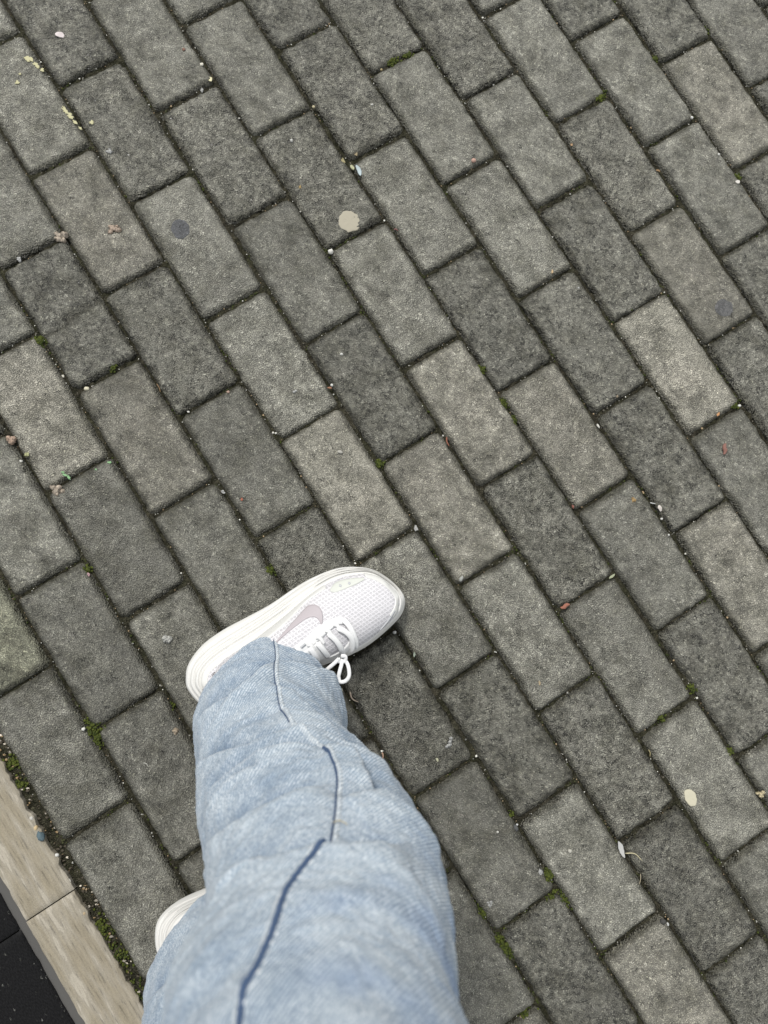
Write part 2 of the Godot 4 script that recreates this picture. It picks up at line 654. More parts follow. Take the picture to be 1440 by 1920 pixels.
func scatter(called: String, mesh: Mesh, mat: Material, places: Array[Transform3D], tints: PackedColorArray, parent: Node) -> void:
	var many := MultiMesh.new()
	many.transform_format = MultiMesh.TRANSFORM_3D
	many.use_colors = true
	many.mesh = mesh
	many.instance_count = places.size()
	for k in places.size():
		many.set_instance_transform(k, places[k])
		many.set_instance_color(k, tints[k])
	var o := MultiMeshInstance3D.new()
	o.name = called
	o.multimesh = many
	o.material_override = mat
	o.set_meta("kind", "stuff")
	parent.add_child(o)


func tinted() -> StandardMaterial3D:
	var m := StandardMaterial3D.new()
	m.vertex_color_use_as_albedo = true
	m.roughness = 0.85
	m.metallic_specular = 0.3
	return m


func build_moss_and_grit() -> void:
	var places: Array[Transform3D] = []
	var tints := PackedColorArray()
	for k in 15000:
		var p: Vector3
		var hot := false
		if k < 6500:
			var s: Vector3 = MOSS[rng.randi_range(0, MOSS.size() - 1)]
			if rng.randf() > s.z / 0.018:
				continue
			p = Vector3(s.x + rng.randfn(0, s.z * 0.6), 0, s.y + rng.randfn(0, s.z * 0.6))
			var l := to_lat(p)
			hot = true
			if l.y > -0.5:                               # keep to the joints
				var j := floori(l.y / 0.1)
				var shift := 0.1 if posmod(j, 2) else 0.0
				var du := absf(l.x - shift - roundf((l.x - shift) / 0.2) * 0.2)
				var dv := absf(l.y - roundf(l.y / 0.1) * 0.1)
				if minf(du, dv) > 0.0065:
					if dv < 0.018:
						l.y = roundf(l.y / 0.1) * 0.1 + rng.randfn(0, 0.003)
						p = lat(l.x, l.y)
					else:
						continue
			elif l.y < -0.513:
				continue
		else:
			p = joint_spot()
			if nz.get_noise_2d(p.x * 28.0 + 70.0, p.z * 28.0) < 0.22 - 0.10 * (p.z + 0.2):
				continue
		var size := rng.randf_range(0.0006, 0.0017) * (1.25 if hot else 1.0)
		var y := soil_height(p.x, p.z) + (rng.randf_range(0.0, 0.0025) if hot else 0.0002)
		places.append(Transform3D(Basis(Vector3.UP, rng.randf() * TAU).scaled(Vector3(size, size * 0.9, size)), Vector3(p.x, y, p.z)))
		var c := Color(0.026, 0.036, 0.009).lerp(Color(0.068, 0.082, 0.014), rng.randf() * (1.0 if hot else 0.45))
		if not hot and rng.randf() < 0.45:
			c = Color(0.05, 0.052, 0.024)
		tints.append(c)
	scatter("moss", lump_mesh(5, 5, 7, 0.5), tinted(), places, tints, pavement)
	places = []
	tints = PackedColorArray()
	for k in 5200:
		var p := joint_spot()
		var size := rng.randf_range(0.0004, 0.0009) if rng.randf() < 0.90 else rng.randf_range(0.0010, 0.0018)
		places.append(Transform3D(Basis.from_euler(Vector3(rng.randf() * TAU, rng.randf() * TAU, 0)).scaled(Vector3(size, size * 0.7, size)), Vector3(p.x, soil_height(p.x, p.z) + size * 0.5 + 0.0004, p.z)))
		var t := rng.randf()
		tints.append(Color(0.6, 0.59, 0.54) * rng.randf_range(0.5, 1.25) if t < 0.22 else (Color(0.10, 0.092, 0.072) if t < 0.88 else Color(0.32, 0.24, 0.15)))
	for k in 420:                                        # the gap beside the kerb is full of it
		var p := lat(rng.randf_range(-0.1, 0.7), rng.randf_range(-0.5135, -0.499))
		var size := rng.randf_range(0.0005, 0.0019)
		places.append(Transform3D(Basis.from_euler(Vector3(rng.randf() * TAU, rng.randf() * TAU, 0)).scaled(Vector3(size * rng.randf_range(0.8, 2.0), size * 0.7, size)), Vector3(p.x, soil_height(p.x, p.z) + size * 0.5, p.z)))
		var t := rng.randf()
		tints.append(Color(0.55, 0.5, 0.42) * rng.randf_range(0.4, 1.2) if t < 0.14 else (Color(0.07, 0.06, 0.045) if t < 0.8 else Color(0.25, 0.18, 0.1)))
	scatter("grit", lump_mesh(8, 5, 6, 0.6), tinted(), places, tints, pavement)


func block(u0: float, u1: float, v0: float, v1: float, top: float, bottom: float, wobble: float, salt: int, tile: float) -> ArrayMesh:
	# a stone slab with arrises that are rubbed and chipped
	var nu := maxi(int((u1 - u0) / 0.006), 8)
	var nv := maxi(int((v1 - v0) / 0.006), 8)
	var pts := PackedVector3Array()
	var uvs := PackedVector2Array()
	for r in nv + 5:
		for c in nu + 5:
			var u := lerpf(u0, u1, clampf(float(c - 2) / nu, 0.0, 1.0))
			var v := lerpf(v0, v1, clampf(float(r - 2) / nv, 0.0, 1.0))
			var y := top + 0.0004 * nz.get_noise_3d(u * 80.0, salt, v * 80.0)
			var du := minf(u - u0, u1 - u)
			var dv := minf(v - v0, v1 - v)
			if r == 2 or r == nv + 2 or c == 2 or c == nu + 2:
				y -= 0.0012 + 0.0012 * absf(nz.get_noise_3d(u * 200.0, salt + 5, v * 200.0))
			if r < 2 or r > nv + 2 or c < 2 or c > nu + 2:
				y = top - 0.004 if (r == 1 or c == 1 or r == nv + 3 or c == nu + 3) and not (r == 0 or c == 0 or r == nv + 4 or c == nu + 4) else bottom
			var ww := wobble * nz.get_noise_2d(u * 120.0, salt * 11.0) + wobble * 0.5 * nz.get_noise_2d(u * 420.0, salt * 7.0)
			if dv < 0.007:
				v += ww * (1.0 if v > (v0 + v1) * 0.5 else 0.35)
			pts.append(lat(u, v, y))
			uvs.append(Vector2((u - u0) / tile + salt * 0.37, (v - v0) / tile * 2.0))
	return sheet(nv + 5, nu + 5, pts, uvs, PackedColorArray(), Vector3.UP)


func build_edge() -> void:
	M.kerb = streaky_stone(lin(0.375, 0.34, 0.28), 51)
	M.black = granite_black()
	M.mortar = matte(lin(0.085, 0.083, 0.080), 0.95, 0.2)
	var words := ["far pale stone edging slab running off the left side of the picture", "pale stone edging slab above the joint at the lower left", "pale stone edging slab below the joint beside the rear leg", "pale stone edging slab running on behind the standing person"]
	var dark := ["black polished floor tile off the left side of the picture", "black polished floor tile above the joint at the lower left", "black polished floor tile below the joint in the bottom left corner", "black polished floor tile behind the standing person"]
	for k in 4:
		var u0 := 0.3553 + (k - 2) * 0.6
		var o := put("edging_stone", block(u0 + 0.0008, u0 + 0.5992, -0.5785, -0.5125, 0.004, -0.06, 0.004, k + 1, 0.30), M.kerb)
		tag(o, words[k], "kerb stone", "pale edging stones along the pavement")
		var p := put("black_floor_tile", block(u0 + 0.0055, u0 + 0.6040, -1.1800, -0.5900, 0.002, -0.03, 0.0010, k + 11, 0.5), M.black)
		tag(p, dark[k], "floor tile", "black tiles beyond the edging stones")
	var pts := PackedVector3Array()
	for r in 3:
		for c in 200:
			pts.append(lat(lerpf(-0.9, 1.6, c / 199.0), [-0.592, -0.584, -0.577][r], -0.0012 + 0.0007 * nz.get_noise_2d(c * 1.3, r * 5.0)))
	put("mortar_joint", sheet(3, 200, pts, PackedVector2Array(), PackedColorArray(), Vector3.UP), M.mortar, pavement)


# ---------------------------------------------------------------- what lies about
const LITTER := [
	["petal", "petal_scrap", -0.384, -0.811, 12.9, 8.6, 20, "f2e6e8", "white petal scrap with a pink fleck near the top left corner"],
	["chip", "chip", -0.210, -0.800, 5.7, 4.3, 0, "7c5448", "reddish brown chip wedged beside the long joint left of a white pebble"],
	["pebble", "pebble", -0.184, -0.779, 6.4, 5.7, 0, "eeeadb", "round white pebble in the long joint above a cream petal"],
	["petal", "petal", -0.171, -0.757, 8.6, 6.4, 60, "e9e2b8", "small cream petal at the brick corner below a white pebble"],
	["crumb", "crumb", -0.183, -0.740, 7.1, 2.9, 80, "e4e2d8", "white crumb in the end joint below the cream petal"],
	["gum", "chewing_gum", -0.206, -0.526, 30.0, 25.7, 75, "535458", "dark blue-grey flattened gum spot on a brick left of the middle top"],
	["gum", "chewing_gum", 0.031, -0.547, 32.8, 31.4, 20, "a49e8e", "large pale beige flattened gum spot scraped with lines"],
	["gum", "chewing_gum", 0.582, -0.436, 27.1, 27.1, 0, "58585a", "round dark grey flattened gum spot near the right edge"],
	["gum", "chewing_gum", 0.495, 0.255, 23.6, 16.4, 70, "c2bda8", "cream oval flattened gum spot at the lower right"],
	["crumb", "crumb", -0.298, -0.523, 17.1, 14.3, 10, "b09a8c", "pinkish crumb patch left of the dark gum spot"],
	["crumb", "crumb", -0.369, -0.509, 24.3, 14.3, 20, "a3968a", "pinkish grey mortar lump at the corner joint on the left"],
	["crumb", "crumb", -0.308, -0.638, 14.3, 7.1, 15, "d9d6c2", "white paint crumb beside the long joint under yellow streaks"],
	["crumb", "crumb", -0.422, -0.474, 8.6, 5.7, 30, "d2cfc0", "pale crumb at the left edge above a broken brick"],
	["pebble", "pebble", 0.005, -0.501, 8.6, 8.6, 0, "efeee8", "bright white pebble with a tan side at a corner joint near the large beige gum"],
	["petal", "plastic_scrap", 0.044, -0.625, 17.1, 6.4, 66, "bfd0d8", "pale blue plastic scrap lying in the long joint"],
	["chip", "chip", 0.035, -0.631, 11.4, 5.7, 66, "c9b98e", "cream yellow chip beside the pale blue scrap"],
	["chip", "chip", 0.021, -0.641, 9.3, 5.7, 60, "a59a72", "dull yellow chip left above the pale blue scrap"],
	["chip", "chip", 0.040, -0.652, 7.1, 5.7, 20, "9f8e6e", "tan chip at the brick corner above the pale blue scrap"],
	["pebble", "pebble", -0.053, -0.666, 5.0, 5.0, 0, "cfcfcb", "small grey white pebble lying on the brick with the large gum spot"],
	["chip", "chip", -0.040, -0.596, 5.0, 3.6, 80, "b8925e", "orange tan grain at a joint corner left of the large gum spot"],
	["pebble", "pebble", -0.022, -0.722, 5.0, 4.3, 0, "cbbf9c", "tan pebble at a T joint in the upper middle"],
	["pebble", "pebble", 0.063, -0.729, 5.0, 2.9, 0, "dcdcd6", "white grain lying on a rough dark brick in the upper middle"],
	["pebble", "pebble", 0.077, -0.787, 4.3, 3.6, 0, "b8a678", "tan grain below the moss cushion at the top"],
	["pebble", "pebble", 0.212, -0.648, 7.9, 7.1, 0, "c99f90", "pink pebble in an end joint in the upper middle"],
	["twig", "twig", 0.098, -0.538, 6.4, 2.1, 20, "8e5654", "tiny red stick at a joint right of the large gum spot"],
	["chip", "chip", 0.361, -0.683, 4.3, 3.6, 0, "c08a66", "orange grain in the long joint in the upper right"],
	["petal", "seed", 0.325, -0.482, 5.7, 2.9, 100, "d8b78c", "pale orange seed at the end joint in the right half"],
	["pebble", "pebble", 0.549, -0.736, 5.0, 5.0, 0, "f0f0ec", "white pebble at a brick corner in the upper right"],
	["pebble", "pebble", 0.587, -0.677, 4.3, 3.6, 60, "e8e8e4", "white grain in the long joint near the right edge"],
	["petal", "blossom", 0.614, -0.634, 6.4, 5.7, 0, "e6e2dc", "tiny white blossom on the joint at the right edge"],
	["twig", "twig", 0.492, -0.647, 6.4, 2.9, 20, "b28a60", "orange bud scale in the joint in the upper right"],
	["pod", "seed_pod", 0.569, -0.224, 16.4, 6.4, 102, "8a5c52", "red brown seed pod lying on the grey brick at the right edge"],
	["pod", "seed_pod", 0.329, -0.001, 13.6, 5.7, 160, "a0604e", "red stub lying at an end joint right of the shoe"],
	["chip", "chip", 0.346, -0.139, 6.4, 3.6, 70, "96584e", "tiny red chip at a brick corner right of centre"],
	["petal", "petal_scrap", 0.563, -0.275, 7.1, 3.6, 120, "c98e5c", "orange scrap in the end joint beneath the palest brick"],
	["pebble", "pebble", 0.597, -0.289, 5.0, 4.3, 0, "f1f1ec", "white pebble beside a bit of moss beneath the palest brick"],
	["pebble", "pebble", 0.386, -0.255, 7.9, 3.6, 60, "e2e0d8", "white husk in the long joint in the right half"],
	["petal", "dried_flower", 0.471, -0.138, 9.3, 6.4, 80, "e0d8d2", "white shrivelled flower in the long joint in the right half"],
	["twig", "thread", 0.461, -0.145, 7.9, 2.1, 10, "dfe2e2", "white curled thread above the shrivelled flower"],
	["pebble", "pebble", 0.473, -0.123, 4.3, 3.6, 0, "e6e6e2", "white grain just below the shrivelled flower"],
	["petal", "leaf_scrap", 0.398, -0.042, 10.7, 3.6, 140, "a9b090", "pale green leaf sliver at the end joint in the right half"],
	["pebble", "pebble", 0.481, -0.100, 3.6, 3.6, 0, "dededa", "white grain on the brick edge under the shrivelled flower"],
	["twig", "twig", 0.169, -0.228, 13.6, 2.9, 75, "8e5240", "red brown curled stalk in the long joint near the centre"],
	["chip", "chip", 0.125, -0.107, 7.9, 6.4, 70, "ddd6b4", "cream chip at the lower corner of the tan brick above the shoe"],
	["petal", "bud_scale", 0.005, -0.302, 6.4, 2.9, 10, "9c6a50", "brown scale at the joint left of centre"],
	["chip", "chip", -0.112, -0.144, 4.3, 3.6, 80, "b4614c", "tiny orange red chip on the dark brick above the heel"],
	["pebble", "pebble", -0.134, -0.293, 5.0, 4.3, 0, "b9998a", "pinkish pebble in an end joint left of centre"],
	["pebble", "pebble", -0.187, -0.264, 4.3, 2.9, 20, "eceae4", "white grain in an end joint left of centre"],
	["twig", "twig", -0.227, -0.296, 12.9, 1.4, 65, "94714f", "thin brown curled stalk lying along a brick edge at the left"],
	["chip", "chip", -0.137, -0.154, 5.7, 4.3, 40, "e3dcba", "cream chip in the long joint above the heel"],
	["crumb", "crumb", -0.043, -0.295, 6.4, 4.3, 0, "bdbab2", "pale grain beside the long joint above the tan brick"],
	["chip", "chip", -0.309, -0.042, 5.0, 4.3, 60, "d88a92", "pink chip in the long joint at the left edge"],
	["pebble", "pebble", -0.323, -0.293, 7.9, 6.4, 0, "e6e0c4", "cream pebble at an end joint corner on the left"],
	["pebble", "pebble", -0.355, -0.310, 5.0, 3.6, 60, "dcd8ca", "white grain in the long joint above the cream pebble"],
	["crumb", "crumb", -0.416, -0.220, 13.6, 12.1, 0, "ae9484", "peach lump in the long joint at the left edge"],
	["pebble", "pebble", -0.404, -0.192, 7.1, 5.0, 0, "e0e0da", "white pebble below the peach lump at the left edge"],
	["chip", "chip", -0.396, -0.201, 7.1, 5.7, 0, "c6bd80", "yellow chip below the peach lump at the left edge"],
	["crumb", "crumb", -0.354, -0.153, 18.6, 12.9, 0, "ab9d90", "peach and white crumbs at the T joint on the left"],
	["pebble", "stone_chip", 0.095, 0.034, 5.7, 5.0, 0, "c9cbca", "pale grey chip beside the toe of the front shoe"],
	["petal", "leaf_sliver", 0.122, 0.062, 10.0, 3.6, 95, "8d998c", "grey green sliver in the joint right of the toe"],
	["twig", "twig", 0.040, 0.119, 18.6, 2.9, 50, "a8988a", "pale bent twig just below the shoelace bow"],
	["chip", "chip", 0.023, 0.109, 6.4, 5.0, 100, "c7bd9e", "cream chip beside the jeans hem under the shoelace bow"],
	["pebble", "pebble", -0.305, 0.155, 5.7, 5.0, 0, "f0f0ea", "white pebble at the mossy joint left of the jeans"],
	["twig", "twig", -0.225, 0.200, 7.9, 1.4, 40, "d0d0c8", "thin white sliver on the dark brick left of the jeans"],
	["crumb", "crumb", -0.189, 0.159, 10.0, 7.9, 60, "a69684", "tan crumb at the cracked joint left of the jeans"],
	["crumb", "crumb", -0.203, 0.041, 12.9, 10.7, 120, "b8b6ae", "white scuffed speck on the brick left of the heel"],
	["pebble", "pebble", -0.350, 0.285, 15.0, 10.7, 60, "4f6672", "slate blue stone in the gap beside the kerb"],
	["pebble", "pebble", -0.357, 0.275, 7.9, 6.4, 80, "d2b98e", "tan stone just above the slate blue stone in the kerb gap"],
	["pebble", "pebble", -0.363, 0.263, 7.1, 5.7, 60, "cfccc6", "white stone topmost in the kerb gap pile"],
	["pebble", "pebble", -0.330, 0.308, 5.7, 5.0, 0, "efefec", "round white pebble in the kerb gap below the slate blue stone"],
	["petal", "seed_husk", -0.315, 0.339, 7.1, 4.3, 20, "e4e2da", "white husk in the kerb gap beside the kerb joint"],
	["pebble", "pebble", -0.293, 0.378, 6.4, 5.7, 0, "b9a382", "tan pebble in the kerb gap near the moss"],
	["petal", "leaf_scrap", 0.396, 0.319, 21.4, 7.1, 68, "c3c4c4", "grey white dry leaf scrap at a joint in the lower right"],
	["twig", "twig", 0.413, 0.327, 25.7, 2.1, 24, "cfc6a0", "pale yellow stalk touching the grey white dry leaf scrap"],
	["twig", "straw", 0.420, 0.357, 14.3, 1.4, 100, "b7ab90", "thin pale straw in the joint below the dry leaf scrap"],
	["pebble", "pebble", 0.255, 0.289, 10.0, 6.4, 60, "4a4c4e", "dark grey stone in the joint right of the knee"],
	["pebble", "pebble", 0.257, 0.285, 3.6, 2.9, 0, "e2e4e6", "white grain on top edge of the joint right of the knee"],
	["pebble", "pebble", 0.448, 0.410, 9.3, 7.9, 30, "3a3a3a", "black stone at an end joint in the lower right"],
	["pebble", "stone_chip", 0.456, 0.415, 5.7, 3.6, 80, "cfd1d1", "white chip right of the black stone"],
	["pebble", "stone_chip", 0.326, 0.319, 6.4, 5.7, 0, "c8c6bc", "round pale chip set on the light brick in the lower right"],
	["crumb", "crumb", 0.286, 0.345, 8.6, 6.4, 20, "e8e2cc", "cream crumb on moss in the lower middle"],
	["crumb", "crumb", 0.219, 0.383, 15.7, 8.6, 20, "c4bdb2", "white crumbs on the brick right of the thigh"],
	["crumb", "crumb", 0.593, 0.252, 13.6, 10.0, 0, "b7a283", "peach crumb in the joint at the right edge"],
	["crumb", "crumb", 0.168, 0.178, 15.7, 9.3, 130, "c2b6b2", "white pink flake on the dark brick right of the jeans"],
	["chip", "chip", 0.151, 0.200, 5.7, 4.3, 60, "bfae96", "tan flake below the white pink flake"],
	["twig", "twig", 0.079, 0.194, 8.6, 2.9, 85, "b08a74", "reddish sliver beside the jeans outline"],
	["twig", "straw", 0.441, 0.196, 9.3, 2.1, 80, "9d9168", "olive straw in the long joint at the lower right"],
	["chip", "chip", 0.433, -0.149, 9.3, 7.1, 60, "a08050", "orange brown stain chip on a brick right of centre"],
	["chip", "chip", 0.415, -0.299, 5.7, 2.9, 80, "b79c86", "pinkish sliver on a brick in the right half"],
	["petal", "leaf_sliver", 0.291, 0.102, 6.4, 2.9, 80, "b8a684", "tan sliver at the T joint right of the shoe"],
	["pebble", "stone_chip", 0.186, -0.038, 10.7, 5.0, 120, "a9aca9", "grey stone chip in the T joint right of the toe"],
	["pebble", "pebble", 0.020, -0.211, 8.6, 5.0, 10, "b8b6ae", "pale pebble stuck in the tan brick above the shoe"],
	["pebble", "pebble", 0.021, -0.350, 5.0, 4.3, 0, "dcdcd8", "white grain on the rough brick left of the centre"],
	["pebble", "pebble", 0.008, -0.306, 4.3, 4.3, 0, "e2e2de", "white grain in the long joint left of the centre"],
	["pebble", "pebble", 0.272, -0.204, 4.3, 2.9, 0, "a8a49a", "grey grain in the joint in the middle right"],
	["pebble", "pebble", 0.230, 0.293, 3.6, 3.6, 0, "d8d6d0", "white grain on the dark brick right of the thigh"],
	["chip", "chip", 0.364, -0.459, 3.6, 2.9, 0, "d2cabc", "pale grain in the right half between two dark bricks"],
]


func flat_blob(long: float, wide: float, thick: float, salt: int, ragged: float) -> ArrayMesh:
	var rows := 7
	var cols := 29
	var pts := PackedVector3Array()
	for r in rows:
		for c in cols:
			var a := TAU * (c % (cols - 1)) / (cols - 1)
			var e := 1.0 + 1.3 * ragged * (nz.get_noise_2d(cos(a) * 2.4 + salt * 5.0, sin(a) * 2.4) * 1.2 + 0.6 * nz.get_noise_2d(cos(a) * 7.0 + salt * 5.0, sin(a) * 7.0))
			var k: float = [0.0, 0.35, 0.65, 0.85, 0.95, 1.0, 1.0][r]
			var y: float = [1.0, 1.0, 0.95, 0.9, 0.7, 0.3, -1.5][r] * thick
			var p := Vector2(cos(a) * long, sin(a) * wide) * 0.5 * e * k
			if r < 5:
				y += thick * 0.6 * nz.get_noise_2d(p.x * 500.0 + salt, p.y * 500.0)
			pts.append(Vector3(p.x, y, p.y))
	return sheet_fixed(rows, cols, pts, PackedVector2Array(), PackedColorArray(), 1.0)


func leaf_mesh(long: float, wide: float, salt: int) -> ArrayMesh:
	var pts := PackedVector3Array()
	var path := PackedVector3Array()
	var rows := 9
	for r in rows:
		var t := float(r) / (rows - 1)
		var w := wide * 0.5 * pow(sin(PI * clampf(t * 0.94 + 0.04, 0.0, 1.0)), 0.7) * (1.0 + 0.3 * nz.get_noise_2d(t * 6.0, salt * 9.0))
		var mid := Vector3((t - 0.5) * long, 0.0012 + wide * 0.16 * sin(t * 4.0 + salt), 0.12 * wide * sin(t * 5.0 + salt))
		path.append(mid)
		for c in 9:
			var a := TAU * (c % 8) / 8.0
			var s := cos(a)
			pts.append(mid + Vector3(0, 0.22 * w * s * s + 0.0005 * sin(a), s * w))
	return sheet_around(rows, 9, pts, PackedVector2Array(), path)


func build_litter() -> void:
	var k := 0
	for e in LITTER:
		k += 1
		var long: float = e[4] * 0.001
		var wide: float = e[5] * 0.001
		var col := Color(e[7])
		var hue := Color(col.r, col.g, col.b).lerp(Color(0.42, 0.41, 0.38), 0.05 if e[0] == "gum" else 0.25)
		var m: StandardMaterial3D
		if e[0] in ["crumb", "chip"] or (e[0] == "gum" and hue.v < 0.5):
			m = M.fine.duplicate()
			m.vertex_color_use_as_albedo = false
			m.uv1_triplanar = true
			m.uv1_world_triplanar = true
			m.uv1_scale = Vector3(4.3, 4.3, 4.3)
			m.albedo_color = Color(minf(hue.r * 1.62, 1.0), minf(hue.g * 1.62, 1.0), minf(hue.b * 1.62, 1.0))
		else:
			m = matte(hue * 0.94, 0.8, 0.35)
		var mesh: ArrayMesh
		var y := 0.0
		match e[0]:
			"gum":
				mesh = flat_blob(long, wide, 0.0009, k, 0.11)
			"crumb":
				mesh = crumb_mesh(long, wide, k)
			"petal":
				mesh = leaf_mesh(long, wide, k)
			"twig":
				var path := PackedVector3Array()
				var bend := rng.randf_range(-0.14, 0.14)
				for i in 9:
					var t := i / 8.0 - 0.5
					path.append(Vector3(t * long, wide * 0.5 + 0.0004, bend * long * cos(t * 5.0)))
				mesh = tube(path, wide * 0.42, wide * 0.40, PackedVector3Array(), 0.45)
			"pod":
				var path := PackedVector3Array()
				for i in 9:
					path.append(Vector3((i / 8.0 - 0.5) * long, wide * 0.45, 0.07 * long * sin(i * 0.8)))
				mesh = pod_mesh(path, wide * 0.5)
			_:
				mesh = lump_mesh(k, 7, 10, 0.3 if e[0] == "pebble" else 0.75)
		var called: String = e[1]
		var o := put(called, mesh, m)
		o.position = Vector3(e[2], y, e[3])
		o.rotation.y = -deg_to_rad(e[6])
		if e[0] == "pebble" or e[0] == "chip":
			var high := minf(long, wide) * (0.42 if e[0] == "pebble" else 0.2)
			o.scale = Vector3(long * 0.45, high, wide * 0.45)
			o.position.y = high * 0.75
		var l := to_lat(o.position)
		var dv := absf(l.y - roundf(l.y / 0.1) * 0.1)
		var jj := floori(l.y / 0.1)
		var sh := 0.1 if posmod(jj, 2) else 0.0
		var du := absf(l.x - sh - roundf((l.x - sh) / 0.2) * 0.2)
		if minf(du, dv) < 0.006 and maxf(long, wide) < 0.012:
			o.position.y -= 0.0025
		tag(o, e[8], (e[1] as String).replace("_", " "))
	# a thread caught on the seam lies on the jeans; a fleck sits on the blue-grey gum
	var yellow := matte(lin(0.42, 0.40, 0.25), 0.9, 0.3)
	var n := 0
	for s in [[-0.425, -0.772, 12, 8, 35], [-0.414, -0.763, 10, 5, 40], [-0.406, -0.756, 5, 4, 40], [-0.371, -0.696, 11, 5, 55], [-0.364, -0.688, 9, 6, 60], [-0.357, -0.679, 6, 4, 40], [-0.349, -0.670, 5, 3, 40], [-0.334, -0.680, 6, 5, 0], [-0.439, -0.735, 5, 5, 0], [-0.436, -0.748, 3, 3, 0], [-0.427, -0.202, 11, 8, 10], [-0.421, -0.196, 6, 5, 60]]:
		n += 1
		var o := put("paint_splatter", flat_blob(s[2] * 0.0011, s[3] * 0.0011, 0.0004, 300 + n, 0.55), yellow, pavement)
		o.position = Vector3(s[0], 0.0008, s[1])
		o.rotation.y = -deg_to_rad(s[4])
	var green := matte(lin(0.20, 0.34, 0.18), 0.9, 0.3)
	for s in [[-0.345, -0.174, 7, 3, 30], [-0.340, -0.171, 6, 3, 60], [-0.348, -0.178, 4, 2, 0], [-0.288, -0.192, 5, 3, 0], [-0.305, -0.182, 3, 2, 0]]:
		n += 1
		var o := put("paint_splatter", flat_blob(s[2] * 0.001, s[3] * 0.001, 0.0004, 300 + n, 0.6), green, pavement)
		o.position = Vector3(s[0], 0.0008, s[1])
		o.rotation.y = -deg_to_rad(s[4])


func crumb_mesh(long: float, wide: float, salt: int) -> ArrayMesh:
	# a few crumbs pressed together
	var st := SurfaceTool.new()
	var r := RandomNumberGenerator.new()
	r.seed = salt
	for k in 9:
		var a := r.randf() * TAU
		var d := sqrt(r.randf()) * 0.42
		var s := r.randf_range(0.10, 0.26) * minf(long, wide) + 0.0006
		if k == 0:
			d = 0.0
			s = 0.3 * minf(long, wide)
		st.append_from(lump_mesh(salt * 10 + k, 5, 8, 0.6), 0, Transform3D(Basis(Vector3.UP, a).scaled(Vector3(s * 1.3, s * 0.5, s)), Vector3(cos(a) * d * long, s * 0.3, sin(a) * d * wide)))
	return st.commit()


func pod_mesh(path: PackedVector3Array, radius: float) -> ArrayMesh:
	var pts := PackedVector3Array()
	for i in path.size():
		var t := float(i) / (path.size() - 1)
		var w := radius * (0.35 + 0.75 * sin(PI * clampf(t, 0.03, 0.97))) * (1.0 if i % 3 else 0.82)
		for j in 11:
			var a := TAU * (j % 10) / 10.0
			pts.append(path[i] + Vector3(0, sin(a) * w * 0.8, cos(a) * w))
	return sheet_around(path.size(), 11, pts, PackedVector2Array(), path)


# ---------------------------------------------------------------- shoes
# shoe axes: x from heel to toe, z to the outer side of the left foot, y up
const SOLE_OUT := [Vector2(0.0, 0.002), Vector2(0.003, 0.020), Vector2(0.013, 0.035), Vector2(0.035, 0.049), Vector2(0.065, 0.057), Vector2(0.1, 0.061), Vector2(0.135, 0.065), Vector2(0.172, 0.073), Vector2(0.201, 0.077), Vector2(0.232, 0.0765), Vector2(0.257, 0.069), Vector2(0.279, 0.055), Vector2(0.295, 0.032), Vector2(0.302, 0.012), Vector2(0.299, -0.002), Vector2(0.286, -0.015), Vector2(0.257, -0.027), Vector2(0.23, -0.034), Vector2(0.2, -0.036), Vector2(0.16, -0.034), Vector2(0.12, -0.034), Vector2(0.08, -0.037), Vector2(0.04, -0.037), Vector2(0.012, -0.026), Vector2(0.0, 0.002)]
const SOLE_TOP := [Vector2(0.030, 0.000), Vector2(0.033, 0.010), Vector2(0.040, 0.016), Vector2(0.055, 0.021), Vector2(0.075, 0.025), Vector2(0.100, 0.030), Vector2(0.130, 0.038), Vector2(0.165, 0.048), Vector2(0.192, 0.057), Vector2(0.222, 0.063), Vector2(0.250, 0.060), Vector2(0.272, 0.051), Vector2(0.288, 0.030), Vector2(0.294, 0.012), Vector2(0.291, 0.000), Vector2(0.278, -0.012), Vector2(0.252, -0.022), Vector2(0.228, -0.028), Vector2(0.198, -0.030), Vector2(0.16, -0.028), Vector2(0.12, -0.027), Vector2(0.09, -0.029), Vector2(0.055, -0.029), Vector2(0.037, -0.017), Vector2(0.030, 0.000)]
const A_S := [0.028, 0.06, 0.10, 0.14, 0.18, 0.21, 0.24, 0.265, 0.282, 0.2945]
const LAT_S := [0.000, 0.022, 0.030, 0.041, 0.053, 0.061, 0.0625, 0.055, 0.040, 0.012]
const MED_S := [0.000, -0.030, -0.029, -0.0275, -0.0295, -0.030, -0.0255, -0.0175, -0.009, 0.012]
const TOP_S := [0.105, 0.108, 0.108, 0.100, 0.086, 0.076, 0.068, 0.061, 0.054, 0.044]


func sole_height(a: float) -> float:
	return table([0.0, 0.08, 0.16, 0.24, 0.302], [0.052, 0.049, 0.044, 0.041, 0.043], a)


func upper_height(a: float, b: float) -> float:
	var lo := table(A_S, MED_S, a)
	var hi := table(A_S, LAT_S, a)
	var base := sole_height(a)
	var peak := lerpf(lo, hi, 0.42)
	var t := (b - peak) / maxf(hi - peak, 0.001) if b > peak else (peak - b) / maxf(peak - lo, 0.001)
	return base + (table(A_S, TOP_S, a) - base) * pow(maxf(1.0 - pow(clampf(t, 0.0, 1.0), 2.3), 0.0), 0.62)


func on_upper(a: float, b: float, lift := 0.0) -> Vector3:
	var e := 0.002
	var n := Vector3(-(upper_height(a + e, b) - upper_height(a - e, b)) / (2 * e), 1.0, -(upper_height(a, b + e) - upper_height(a, b - e)) / (2 * e)).normalized()
	return Vector3(a, upper_height(a, b), b) + n * lift


